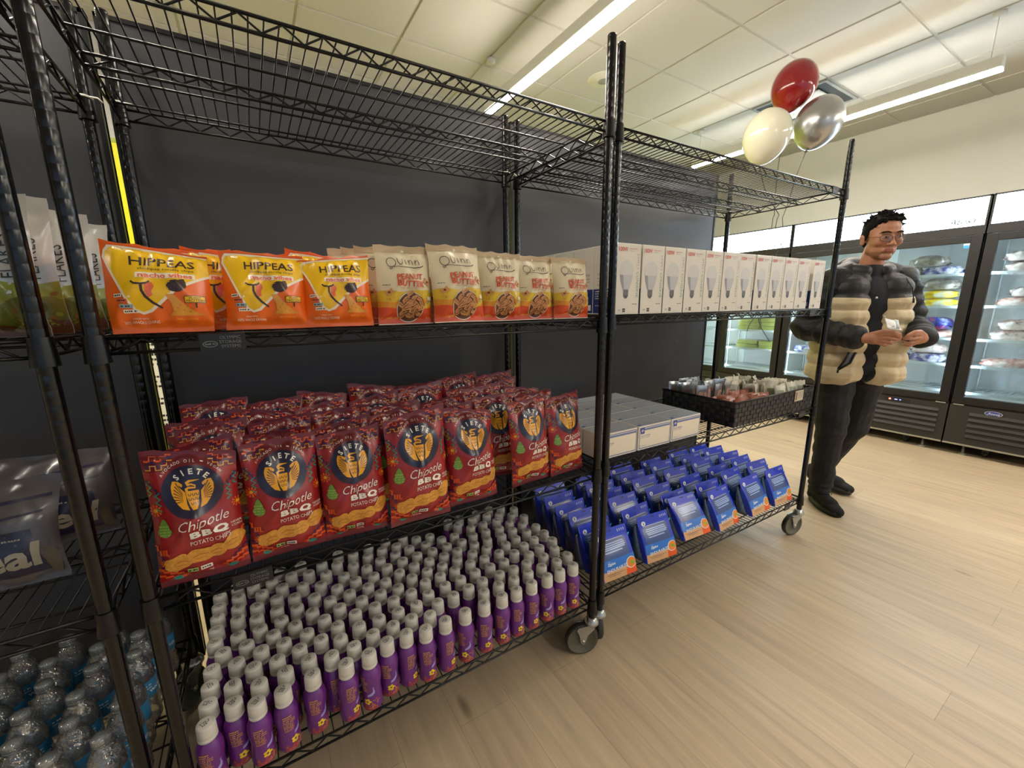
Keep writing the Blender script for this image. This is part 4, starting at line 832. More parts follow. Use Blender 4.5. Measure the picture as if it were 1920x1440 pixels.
# ================================================================ BLUE CONTAINER PACKS
ZM = [pmat('sleeve_deep_blue', '#0634cc', .35, var=.06, coat=.35), pmat('sleeve_bright_blue', '#1373d8', .35, var=.05, coat=.35), pmat('sleeve_cyan_highlight', '#3fa8e0', .3, coat=.4), pmat('sleeve_white', '#e6ecf4', .4), pmat('sleeve_tan', '#d9a878', .4, var=.1), pmat('sleeve_orange', '#ee5a1c', .4, var=.05), pmat('sleeve_carrot', '#f08a2c', .4, var=.1), pmat('sleeve_lime', '#8fae3c', .4), pmat('pouch_grey', '#35508c', .3, var=.1, coat=.2), pmat('pouch_streak', '#a2bdf0', .3, coat=.3), pmat('sleeve_navy', '#0a1d5e', .4), pmat('sleeve_violet', '#3440b8', .35, coat=.3)]
POUCH = clearmat('pouch_smoky_silicone', '#7f90a8', .08, .25, keep=.72)
def zip_pack():
    """card sleeve leaning back with a peg-hole header, folded round a smoky stand-up pouch"""
    W, H = .158, .205
    mb = MB(); lean = .40
    def S(u, v, o=0):
        # sleeve face: gently bowed, header nearly flat; edges fold back as strips
        t = v/H; bow = .012*math.sin(PI*min(t/.78, 1))*(1-(2*u/W)**2*.35)
        e = max(0, abs(u)-W*.46)
        y = -bow-o + e*e*60*(1 if t < .8 else .15); z = v
        return Vector((u, y*math.cos(lean)+z*math.sin(lean), z*math.cos(lean)-y*math.sin(lean)))
    nu, nv = 16, 20; vs = []; fs = []
    for i in range(nu+1):
        for j in range(nv+1): vs.append(S(-W/2+W*i/nu, H*j/nv))
    for i in range(nu):
        for j in range(nv): b_ = i*(nv+1)+j; fs.append((b_, b_+nv+1, b_+nv+2, b_+1))
    mb.add(vs, fs, 0, True)
    n0 = len(vs); vb = [v+Vector((0, .0012, -.0004)) for v in vs]; mb.add(vb, [f[::-1] for f in fs], 0, True)
    # side strips of the sleeve that curl back round the pouch
    for s in (-1, 1):
        P = []; Q = []
        for j in range(13):
            v = H*(.0+.80*j/12); p = S(s*W/2, v); d = (.034 if s > 0 else .026)*math.sin(PI*(.12+.88*(j/12)))**.6
            P.append(p); Q.append(p+Vector((s*(.010 if s > 0 else .003), d, .0)))
        mb.add(P+Q, [(j, j+1, 14+j, 13+j) for j in range(12)], 2 if s > 0 else 11, True)  # cyan strip is a highlight painted onto the blue sleeve's curled edge
    a = Art()
    # window showing the pouch
    a.poly([(-.050, .158), (.052, .158), (.060, .150), (.060, .082), (-.066, .082), (-.066, .146)], 8, 1)
    for q, (x0, x1, y) in enumerate(((-.052, .045, .146), (-.056, .048, .138), (-.054, .05, .130), (-.05, .046, .123), (-.05, .03, .112))): a.poly([(x0, y), (x1, y+.002), (x1+.004, y-.003), (x0+.004, y-.004)], 9, 2)
    a.rect(-W/2, .038, W/2, .082, 1, 1); a.rect(-W/2, 0, W/2, .038, 4, 1); a.rect(-W/2, 0, -W/2+.004, H, 0, 1)
    a.text('Ziploc', -.034, .064, w=.036, h=.015, mi=3, layer=3, bold=.04, shear=.2, rot=.05); a.text('BRAND', -.042, .076, w=.012, mi=3, layer=3)
    a.text('ENDURABLES', -.012, .042, w=.092, h=.0135, mi=3, layer=7, bold=.02, rot=.06); a.scrib(-.06, .024, .02, .0028, 10, 3, 3); a.scrib(-.055, .017, .0, .0024, 10, 3, 4); a.rect(-.07, .028, .012, .031, 4, 2)
    a.ell(.056, .046, .024, .024, 3, 2, 28); a.ell(.057, .046, .021, .021, 6, 3, 28); a.ell(.057, .048, .009, .006, 7, 5, 12); a.ell(.066, .041, .006, .005, 7, 5, 10); a.rect(.030, .0, W/2, .030, 5, 2)
    # header: round badge, peg hole, small icons
    a.ell(-.053, .172, .0105, .0105, 3, 3, 24); a.ell(-.053, .170, .0024, .004, 10, 4, 10); a.poly([(-.0554, .171), (-.053, .1785), (-.0506, .171)], 10, 4); a.ell(.0, .194, .010, .0032, 10, 2, 16)
    for q in range(4): x = .036+q*.0095; a.ell(x, .190, .0022, .0022, 3, 3, 8); a.rect(x-.0026, .184, x+.0026, .1862, 3, 3); a.scrib(x-.003, .181, x+.003, .0012, 3, 3, q)
    a.poly([(-.060, .160), (.052, .160), (.052, .1585), (-.058, .1585)], 3, 2)
    a.apply(mb, lambda u, v, o: S(u, v, o), W/nu, H/nv, off=.0006, dl=.0003, clip=(-W/2, W/2, 0, H), u0=-W/2)
    sleeve = mb.mesh('container_pack', ZM)
    mb = MB(); n = 14; rings = []
    for j in range(11):
        t = j/10; z = .002+t*.150; dep = .038*(1-t*.93)**.8+.002; yo = .010+z*math.tan(lean)*.93+.006; ww = W*.60*(1-.06*t)
        rings.append([Vector((ww*math.copysign(abs(math.cos(q))**.55, math.cos(q)), yo+dep*.95+dep*math.copysign(abs(math.sin(q))**.8, math.sin(q)), z)) for q in [2*PI*i/n for i in range(n)]])
    vs = [v for r in rings for v in r]; fs = [(j*n+i, j*n+(i+1) % n, (j+1)*n+(i+1) % n, (j+1)*n+i) for j in range(10) for i in range(n)]
    mb.add(vs, fs+[tuple(range(n))[::-1], tuple(10*n+i for i in range(n))], 0, True)
    return sleeve, mb.mesh('pouch', [POUCH])
zs, zp = zip_pack()
z0_ = bpy.data.objects.new('container_pack', zs); z0_.scale = (1.10, 1, .91); C.objects.link(z0_); zc = bpy.data.objects.new('pouch', zp); C.objects.link(zc); zc.parent = z0_
R = random.Random(17); f_ = True
for r_ in range(6):
    for i in range(6):
        x = .115+i*.2475; y = .012+r_*.091
        if r_ == 0 and i == 0: x = .118
        o = z0_ if f_ else copy_tree(z0_); f_ = False
        tilt = R.uniform(-.12, .06)
        if (r_, i) == (0, 2): tilt = -.22
        X, Y = onB(x+R.uniform(-.012, .012)+(.01*r_ if i < 5 else 0), y+R.uniform(-.004, .004)); o.location = (X, Y, TB[0]+.002+max(0, -tilt)*.14); o.rotation_euler = (tilt, 0, BT+R.uniform(-.10, .06))
        tag(o, 'blue cardboard pack of food pouches, %s row, %s from the tall middle posts' % (FR[r_], ORD[i]), 'package', 'blue container packs on the bottom shelf')

# ================================================================ GLASS DOOR FREEZERS
FB = pmat('freezer_black_paint', '#1c1b1c', .38, var=.1, spec=.5); FB2 = pmat('freezer_door_frame', '#171618', .42, var=.12); FIN = pmat('freezer_liner_white', '#d6d9d8', .35, var=.03)
FSH = pmat('freezer_shelf_white', '#dfe9ee', .35, var=.02); FGRILL = pmat('freezer_louvre', '#2b2a2a', .4, var=.1); FSLOT = pmat('freezer_slot_black', '#060606', .7); FSTEEL = pmat('freezer_bottom_trim', '#a8a79c', .35, metal=.6)
SIGN = emitter('freezer_sign_lit', '#cfe9ff', 11); STRIP = emitter('freezer_light_strip', '#e6f4ff', 40); SIGNT = pmat('freezer_sign_letters', '#39424a', .5)
PANE = clearmat('freezer_door_glass', '#eef6f6', .035, .02, keep=1.0)
LOGO = [pmat('logo_blue', '#2a3d8f', .4), pmat('logo_white', '#e8e8ec', .4)]; LEDR = emitter('panel_led_red', '#ff2a1a', 3); LEDB = emitter('panel_led_blue', '#3a55ff', 2); STK = [pmat('sticker_white', '#dfe4e6', .5), pmat('sticker_blue', '#4aa3d8', .5)]
XF = 4.03; FW = 1.383; ZT = 2.09
FZ_SH = (.52, .745, .965, 1.235, 1.50)
def freezer(y0, label, logo=True, led=False):
    t = empty('glass_door_freezer', (XF, y0, 0)); tag(t, label, 'freezer', 'black glass door freezers along the wall'); D = .60; W = FW-.008
    mb = MB()
    mb.box((.05, 0, .10), (D, .03, ZT-.005), 0); mb.box((.05, W-.03, .10), (D, W, ZT-.005), 0); mb.box((D-.03, 0, .10), (D, W, ZT-.005), 0); mb.box((.05, 0, 1.84), (D, W, ZT-.005), 0); mb.box((.02, 0, .10), (D, W, .46), 0)
    mb.box((.0, 0, ZT-.012), (D, W, ZT), 0); mb.box((.0, 0, 1.80), (.06, W, 1.868), 0)
    for yy in (.0, W-.012): mb.box((.0, yy, 1.868), (.05, yy+.012, ZT), 0)
    mb.box((.06, .03, .46), (D-.03, .034, 1.80), 1); mb.box((.06, W-.034, .46), (D-.03, W-.03, 1.80), 1); mb.box((D-.034, .03, .46), (D-.03, W-.03, 1.80), 1); mb.box((.05, .03, .46), (D-.03, W-.03, .475), 1); mb.box((.05, .03, 1.80), (D-.03, W-.03, 1.805), 1)
    mb.box((.045, W/2-.035, .46), (.075, W/2+.035, 1.80), 0)
    mb.build('cabinet', [FB, FIN], t)
    # lit header sign with lettering
    mb = MB(); mb.box((.008, .012, 1.868), (.045, W-.012, ZT-.012), 0); s_ = mb.build('header_sign', SIGN, t)
    mb = MB(); a = Art(); a.text('Atosa', 0, 0, h=.045, mi=0, layer=1, bold=.01, shear=.3); a.apply(mb, flat((.008, .14, 1.912), (0,-1,0), (0,0,1)), 0, 0, off=.001, smooth=False); mb.build('sign_lettering', SIGNT, s_)
    # doors
    for k in (0, 1):
        a0 = .004+k*(W/2); a1 = a0+W/2-.008; z0, z1 = .44, 1.796; fr = .052
        mb = MB()
        mb.bbox((-.002, a0, z0), (.042, a0+fr+.01, z1), .003, 0); mb.bbox((-.002, a1-fr-.01, z0), (.042, a1, z1), .003, 0); mb.bbox((0, a0, z0), (.040, a1, z0+.058), .003, 0); mb.bbox((0, a0, z1-.055), (.040, a1, z1), .003, 0)
        # grip channel along the opening edge
        e = a1 if k == 0 else a0; mb.box((-.006, e-.010 if k == 0 else e, z0+.1), (-.002, e if k == 0 else e+.010, z1-.1), 0)
        d = mb.build('door', FB2, t)
        mb = MB(); mb.box((.014, a0+fr, z0+.05), (.018, a1-fr, z1-.05), 0); mb.build('door_glass', PANE, d)
        hy = a0+.012 if k == 0 else a1-.075
        mb = MB(); mb.bbox((-.004, hy, z0-.014), (.03, hy+.063, z0-.006), .002); mb.build('hinge', FSTEEL, d)
        if k == 0:
            mb = MB(); mb.box((-.0035, a0+fr+.012, z1-.10), (-.002+.014, a0+fr+.045, z1-.062), 0); mb.box((-.0045, a0+fr+.012, z1-.10), (-.0034, a0+fr+.045, z1-.075), 1); mb.build('sticker', STK, d)
        # inner light strips on the mullions
        mb = MB(); mb.box((.052, a0+.03, .50), (.060, a0+.042, 1.78)); mb.box((.052, a1-.042, .50), (.060, a1-.03, 1.78)); mb.build('light_strip', STRIP, t)
        for z in FZ_SH:
            mb = MB(); mb.box((.085, a0+.045, z-.012), (.095, a1-.045, z+.010), 0); mb.box((.52, a0+.045, z-.008), (.53, a1-.045, z), 0)
            n = 22
            for q in range(n+1): y = a0+.048+(a1-a0-.096)*q/n; mb.tube([(.09, y, z-.002), (.525, y, z-.002)], .0022, 4, 0)
            mb.box((.3, a0+.045, z-.009), (.306, a1-.045, z-.004), 0); mb.build('wire_shelf', FSH, t)
        for xx in (.12, .5):
            mb = MB()
            for y in (a0+.040, a1-.046): mb.box((xx, y, .48), (xx+.012, y+.006, 1.78))
            mb.build('shelf_upright', FSH, t)
    # louvred base
    mb = MB(); mb.box((.004, 0, .10), (.02, W, .425), 0)
    for k in (0, 1):
        ya = .05+k*W/2; yb = ya+W/2-.17
        for q in range(5):
            z = .355-q*.047; mb.box((.002, ya, z-.012), (.0045, yb, z), 1)
            mb.prism([(.0, z), (-.008, z-.004), (.0, z+.02)], ya, yb, 'y', 0)
    mb.build('base_grille', [FGRILL, FSLOT], t)
    mb = MB(); mb.box((.0, 0, .086), (.03, W, .10)); mb.build('bottom_trim', FSTEEL, t)
    if logo:
        mb = MB(); cy, cz = .33, .390; a = Art(); a.ell(0, 0, .048, .019, 1, 1, 32); a.ell(0, 0, .0455, .017, 0, 2, 32); a.text('Atosa', 0, 0, w=.066, h=.020, mi=1, layer=3, shear=.25); a.apply(mb, flat((.004, cy, cz), (0,-1,0), (0,0,1)), 0, 0, off=.001, dl=.0004, smooth=False); mb.build('logo_badge', LOGO, t)
    if led:
        mb = MB(); mb.box((.0, .24, .385), (.004, .42, .415), 0); mb.box((-.002, .37, .393), (.0, .385, .407), 1); mb.box((-.002, .325, .397), (.0, .345, .404), 2); mb.box((-.002, .300, .397), (.0, .312, .404), 2); mb.build('control_panel', [FB, LEDR, LEDB], t)
    for y in (.12, W-.12):
        for x in (.06, .5): 
            mb = MB(); mb.lathe([(.030, 0), (.032, .006), (.020, .014), (.009, .018), (.009, .088)], 16, c=(x, y, 0)); mb.build('levelling_foot', FSTEEL, t)
    for y in (.24, W-.24):
        mb = MB(); mb.tube([(.10, y-.011, .028), (.10, y+.011, .028)], .028, 18); mb.box((.085, y-.017, .03), (.115, y+.017, .09)); mb.build('caster', FB, t)
    return t
f1 = freezer(1.345, 'black two-door freezer farthest back, partly behind the light bulb rack', logo=False)
f2 = freezer(-.040, 'black two-door freezer behind the standing person, with a red control light', logo=False, led=True)
f3 = freezer(-1.425, 'black two-door freezer cut by the picture edge, with an oval badge')
for c in f3.children:
    if c.name.startswith('logo_badge'): c.location.y = FW-.33-.255

# frozen goods
def blotch(name, cols, scale=14, rough=.35, seed=0):
    m = bpy.data.materials.new(name); m.use_nodes = True; nt = m.node_tree; b = nt.nodes['Principled BSDF']; N = nt.nodes.new; L = nt.links.new
    tc = N('ShaderNodeTexCoord'); mp = N('ShaderNodeMapping'); mp.inputs['Location'].default_value = (seed*3.1, seed*1.7, 0); n = N('ShaderNodeTexNoise'); n.inputs['Scale'].default_value = scale; n.inputs['Detail'].default_value = 4; n.inputs['Roughness'].default_value = .6
    r = N('ShaderNodeValToRGB'); r.color_ramp.interpolation = 'LINEAR'
    L(tc.outputs['Object'], mp.inputs[0]); L(mp.outputs[0], n.inputs['Vector']); L(n.outputs[0], r.inputs[0]); L(r.outputs[0], b.inputs['Base Color'])
    E_ = r.color_ramp.elements
    for i, c in enumerate(cols):
        p = .34+.32*i/(len(cols)-1)
        if i < 2: E_[i].position = p; E_[i].color = lin(c)
        else: e = E_.new(p); e.color = lin(c)
    b.inputs['Roughness'].default_value = rough; setin(b, 'Coat Weight', .6); setin(b, 'Coat Roughness', .12)
    bp = N('ShaderNodeBump'); bp.inputs['Strength'].default_value = .35; bp.inputs['Distance'].default_value = .01; L(n.outputs[0], bp.inputs['Height']); L(bp.outputs[0], b.inputs['Normal'])
    return m
MEAT = [blotch('frozen_poultry_pale', ['#8d6a66', '#d9c4bc', '#f0e9e4'], 16, seed=1), blotch('frozen_poultry_pink', ['#a86a62', '#e2b7aa', '#f4ece6'], 13, seed=2)]
NAVYB = blotch('frozen_bag_navy_print', ['#1e2470', '#27308c', '#d6d3df', '#b8a296'], 9, seed=3); GREYB = blotch('frozen_bag_grey', ['#5d5550', '#8d8378', '#c5bdb2'], 12, seed=4)
YELB = blotch('frozen_bag_yellow_print', ['#e8c21a', '#f4d52a', '#e9e4c0', '#c8d8d4'], 10, seed=5); REDB = blotch('frozen_bag_blue_red', ['#b83038', '#2b2f8e', '#3d49a8', '#cfd2e2'], 9, seed=6); OLV = blotch('frozen_box_olive', ['#767c30', '#8d9344', '#9aa05c'], 5, seed=7)
def lump(name, mat, sx, sy, sz, seed):
    """a sagging wrapped package lying on a shelf (x depth, y along the freezer)"""
    bm = bmesh.new(); bmesh.ops.create_icosphere(bm, subdivisions=4, radius=1); nv = Vector((seed*3.3, seed*1.1, 0))
    for v in bm.verts:
        c = v.co; q = lambda a, p: math.copysign(abs(a)**p, a)
        x, y, z = q(c.x, .8), q(c.y, .75), q(c.z, .85); d = 1+.16*noise.noise(c*2.2+nv)+.05*noise.noise(c*7+nv)
        v.co = Vector((x*sx*d, y*sy*d, max(z*sz*d, -sz*.72)+sz*.72))
    mb = MB(); mb.bm(bm, 0, smooth=True)
    # crimped film ends
    for s in (-1, 1):
        P = [Vector((sx*.55*(-1+2*i/8), s*sy*(.9+.22*(.5+.5*math.sin(i*1.7+seed))), sz*(.35+.14*math.sin(i*2.3)))) for i in range(9)]; Q = [Vector((sx*.6*(-1+2*i/8), s*sy*.8, sz*.5)) for i in range(9)]
        mb.add(P+Q, [(i, i+1, 10+i, 9+i) for i in range(8)], 0, True)
    return mb.mesh(name, [mat])
LM = {'pale': lump('frozen_package', MEAT[0], .12, .13, .052, 1), 'pink': lump('frozen_package', MEAT[1], .12, .15, .045, 2), 'navy': lump('frozen_package', NAVYB, .12, .135, .05, 3), 'grey': lump('frozen_package', GREYB, .12, .135, .058, 4), 'yellow': lump('frozen_package', YELB, .12, .135, .045, 5), 'red': lump('frozen_package', REDB, .12, .135, .065, 6)}
WORDS = {'pale': 'pale frozen poultry pack', 'pink': 'pinkish frozen meat pack', 'navy': 'frozen bag with navy print', 'grey': 'greyish frozen bag', 'yellow': 'bright yellow frozen bag', 'red': 'blue frozen bag with red print'}
SHN = ['bottom', 'fourth', 'third', 'second', 'top']
def frozen(k, y, sh, dz=0, x=.26, rz=0, where='', s=.93):
    inst(LM[k], 'frozen_package', (XF+x, y, FZ_SH[sh]+.002+dz), rz, '%s, %s freezer shelf, %s' % (WORDS[k], SHN[sh], where), 'frozen package', 'frozen packages in the freezers', s=s)
R = random.Random(6)
# near freezer (picture edge)
for k, y, sh, dz, wh in (('pale', -.27, 4, 0, 'seam side of edge freezer, underneath'), ('pale', -.26, 4, .085, 'seam side of edge freezer, upper one'), ('pale', -.56, 4, 0, 'door centre of the edge freezer'),
        ('pink', -.29, 3, 0, 'seam side of edge freezer, underneath'), ('pale', -.33, 3, .075, 'seam side of edge freezer, upper one'), ('pink', -.60, 3, 0, 'door centre of the edge freezer'),
        ('pale', -.27, 2, 0, 'seam side of edge freezer, underneath'), ('pale', -.30, 2, .085, 'seam side of edge freezer, upper one'), ('pale', -.56, 2, 0, 'door centre of the edge freezer'),
        ('pink', -.27, 1, 0, 'seam side of the edge freezer'), ('pink', -.55, 1, 0, 'door centre of the edge freezer')):
    frozen(k, y, sh, dz, wh and .24, R.uniform(-.2, .2), wh)
for k, y, sh, dz, wh in (('navy', .20, 4, 0, 'hinge side of the door behind the person'), ('navy', .445, 4, 0, 'middle of the door behind the person'), ('grey', .30, 4, .08, 'stacked over the two navy bags'),
        ('yellow', .19, 3, 0, 'lying low behind the person'), ('yellow', .20, 3, .07, 'stacked upper yellow one behind the person'), ('grey', .20, 3, .145, 'on top of the yellow bags'), ('grey', .48, 3, .0, 'beside the yellow bags'),
        ('pink', .19, 2, 0, 'below the blue and red bag'), ('red', .20, 2, .075, 'lying on the pink pack'), ('red', .48, 2, .0, 'hidden half by the person'),
        ('navy', .19, 1, 0, 'hinge side behind the hands'), ('pale', .20, 1, .085, 'stacked on the navy bag'), ('navy', .445, 1, .0, 'beyond the hands'),
        ('navy', 1.15, 1, 0, 'in the door left of the person'), ('grey', .90, 1, 0, 'beside the far navy bag'), ('grey', 1.12, 4, 0, 'upper corner over the bulb boxes'), ('pale', .9, 4, 0, 'upper row over the bulb boxes'), ('navy', 1.15, 2, 0, 'behind the light bulb rack post')):
    frozen(k, y, sh, dz, .24, R.uniform(-.2, .2), wh)
mb = MB(); mb.bbox((-.10, -.12, 0), (.10, .12, .045), .003); ob = mb.mesh('frozen_box', [OLV])
for sh, cols in ((3, 3), (2, 3), (1, 2)):
    for c_ in range(2):
        for q in range(cols):
            inst(ob, 'frozen_box', (XF+.27+R.uniform(-.01, .01), 1.525+c_*.265, FZ_SH[sh]+.003+q*.047), R.uniform(-.04, .04), 'olive carton in the farthest freezer, %s shelf, %s stack, %s from below' % (SHN[sh], ('near', 'deep')[c_], ORD[q]), 'carton', 'olive cartons in the farthest freezer')

# ================================================================ BALLOONS
def balloon(name, col, c, r, tilt, label, metal=0, rough=.12, knot=(0, 0, 0), strg=None):
    pr = []; n = 26
    for i in range(n+1):
        t = PI*i/n; rr = math.sin(t)*r*(1-.10*math.cos(t)*-1*.0); z = -math.cos(t)*r*1.14
        if math.cos(t) > 0: rr *= 1-.16*math.cos(t)**2; z *= 1.10
        pr.append((max(rr, .0 if i in (0, n) else .004), z))
    lo = pr[1][1]
    t_ = empty(name, c); t_.rotation_euler = tilt; tag(t_, label, 'balloon', 'bunch of three balloons')
    m = pmat(label[:12]+'_latex', col, rough, metal=metal, var=.03, vscale=6, coat=.6, spec=.5)
    mb = MB(); mb.lathe(pr, 40); mb.build('latex_skin', m, t_)
    mb = MB(); z = -r*1.25; mb.lathe([(.004, z+.012), (.007, z+.004), (.005, z-.002), (.012, z-.014), (.002, z-.013)], 14); mb.build('knot', m, t_)
    M = Euler(tilt).to_matrix(); return Vector(c)+M @ Vector((0, 0, -r*1.26))
STR = pmat('balloon_ribbon', '#2c2a2c', .4); TIE = Vector((2.0, .50, 1.84))
def ribbon(p0, seed, label, end):
    R = random.Random(seed); P = []; n = 20; p1 = TIE+Vector(((seed-2)*.022, (seed-2)*-.018, 0))
    for i in range(n+1): t = i/n; P.append(p0.lerp(p1, t)+Vector((.006*math.sin(t*6+seed), .006*math.sin(t*4), -.02*math.sin(PI*t))))
    for i in range(1, 40): t = i/39; P.append(p1.lerp(Vector((2.0+(seed-2)*.03, .50-(seed-2)*.03, end)), t)+Vector((.045*math.sin(t*9+seed*2.1)*t, -.045*math.sin(t*9+seed*2.1)*t, 0)))
    mb = MB(); mb.tube(P, .0022, 5); o = mb.build('balloon_ribbon', STR); tag(o, label, 'ribbon', 'ribbons of the three balloons')
k = balloon('balloon', '#9c0a16', (2.30, .64, 2.70), .132, (.10, .16, 0), 'glossy red balloon, top one of the bunch'); ribbon(k, 1, 'dark ribbon hanging from the red balloon', 1.10)
k = balloon('balloon', '#e4e0c8', (1.93, .585, 2.315), .134, (.12, .10, 0), 'ivory white balloon, lower one over the rack'); ribbon(k, 2, 'dark ribbon hanging from the white balloon', 1.03)
k = balloon('balloon', '#b4b4b4', (2.35, .49, 2.44), .137, (.15, .30, 0), 'shiny silver balloon beside the red one', metal=.9, rough=.30); ribbon(k, 3, 'dark ribbon hanging from the silver balloon', 1.25)

# ================================================================ PERSON
def capsule(p0, r0, p1, r1, n=14, k=5):
    """closed tapered capsule"""
    p0, p1 = Vector(p0), Vector(p1); ax = (p1-p0); L = ax.length; ax.normalize() if L > 1e-6 else None
    q = Vector((0, 0, 1)).rotation_difference(ax).to_matrix() if L > 1e-6 else Matrix.Identity(3)
    pr = [(r0*math.cos(-PI/2+PI/2*i/k), r0*math.sin(-PI/2+PI/2*i/k)) for i in range(k+1)]+[(r1*math.cos(PI/2*i/k), L+r1*math.sin(PI/2*i/k)) for i in range(k+1)]
    V = [p0+q @ Vector((0, 0, pr[0][1]))]; F = []
    for r, z in pr[1:-1]: V += [p0+q @ Vector((r*math.cos(2*PI*j/n), r*math.sin(2*PI*j/n), z)) for j in range(n)]
    V.append(p0+q @ Vector((0, 0, pr[-1][1]))); m = len(pr)-2
    for j in range(n): F.append((0, 1+(j+1) % n, 1+j)); F.append((len(V)-1, 1+(m-1)*n+j, 1+(m-1)*n+(j+1) % n))
    for i in range(m-1):
        for j in range(n): a = 1+i*n; F.append((a+j, a+(j+1) % n, a+n+(j+1) % n, a+n+j))
    return V, F
def ellip(c, r, rot=(0, 0, 0), n=20):
    bm = bmesh.new(); bmesh.ops.create_uvsphere(bm, u_segments=n, v_segments=n//2, radius=1); M = Euler(rot).to_matrix(); c = Vector(c)
    V = [c+M @ Vector((v.co.x*r[0], v.co.y*r[1], v.co.z*r[2])) for v in bm.verts]; bm.verts.index_update(); F = [tuple(v.index for v in f.verts) for f in bm.faces]; bm.free(); return V, F
def chain(P, R): return [capsule(P[i], R[i], P[i+1], R[i+1]) for i in range(len(P)-1)]
def blob(name, prims, voxel, smooth, mats, parent=None, matf=None, noise_amp=0, noise_s=20, ridges=None, fac=.5):
    mb = MB()
    for V, F in prims: mb.add(V, F)
    tmp = mb.build('tmp', mats[0]); m = tmp.modifiers.new('r', 'REMESH'); m.mode = 'VOXEL'; m.voxel_size = voxel; m.use_smooth_shade = True
    if smooth: s_ = tmp.modifiers.new('s', 'SMOOTH'); s_.iterations = smooth; s_.factor = fac
    dg = bpy.context.evaluated_depsgraph_get(); dg.update(); me = bpy.data.meshes.new_from_object(tmp.evaluated_get(dg)); bpy.data.objects.remove(tmp)
    me.materials.clear()
    for q in mats: me.materials.append(q)
    if noise_amp or ridges:
        no = [v.normal.copy() for v in me.vertices]
        for v, nn in zip(me.vertices, no):
            d = noise_amp*noise.noise(v.co*noise_s)+(ridges(v.co) if ridges else 0); v.co += nn*d
    if matf:
        for p in me.polygons: p.material_index = matf(p.center, p.normal)
    for p in me.polygons: p.use_smooth = True
    me.name = name; o = bpy.data.objects.new(name, me); C.objects.link(o)
    if parent: o.parent = parent
    return o
PR = empty('person', (2.13, .03, 0), -.6435); tag(PR, 'person in a black and beige puffer jacket, glasses and dark trousers holding a small packet', 'person')
SKIN = pmat('skin_warm', '#a9755a', .5, var=.06, vscale=18, spec=.4); LIPS = pmat('lips', '#96524a', .45); SHADE = pmat('stubble', '#96684f', .6, var=.12, vscale=90)
HAIR = pmat('hair_black', '#120f0d', .85, var=.3, vscale=120, bump=.8, bscale=420, spec=.2)
JB = pmat('jacket_black_nylon', '#0d0d10', .6, var=.15, vscale=30, bump=.35, bscale=90, spec=.4); JT = pmat('jacket_beige_nylon', '#c2b08c', .55, var=.07, vscale=22, bump=.22, bscale=60, sheen=.2); JG = pmat('jacket_grey_pocket', '#6a6a6a', .5)
def colourblock(m, dark):
    """black yoke and zip facing of the jacket, set out in the garment's own coordinates"""
    nt = m.node_tree; N = nt.nodes.new; L = nt.links.new; b = nt.nodes['Principled BSDF']; src = b.inputs['Base Color'].links[0].from_socket
    tc = N('ShaderNodeTexCoord'); sp = N('ShaderNodeSeparateXYZ'); L(tc.outputs['Object'], sp.inputs[0])
    def M(op, a, c): n = N('ShaderNodeMath'); n.operation = op; (L(a, n.inputs[0]) if not isinstance(a, (int, float)) else setattr(n.inputs[0], 'default_value', a)); (L(c, n.inputs[1]) if not isinstance(c, (int, float)) else setattr(n.inputs[1], 'default_value', c)); return n.outputs[0]
    ax = M('ABSOLUTE', sp.outputs[0], 0); yoke = M('GREATER_THAN', M('SUBTRACT', sp.outputs[2], M('MULTIPLY', ax, .06)), 1.302)
    strip = M('MULTIPLY', M('LESS_THAN', ax, .030), M('LESS_THAN', sp.outputs[1], -.05)); k = M('MAXIMUM', yoke, strip)
    mx = N('ShaderNodeMix'); mx.data_type = 'RGBA'; L(k, mx.inputs[0]); L(src, mx.inputs[6]); mx.inputs[7].default_value = lin(dark); L(mx.outputs[2], b.inputs['Base Color'])
colourblock(JT, '#0d0d10')

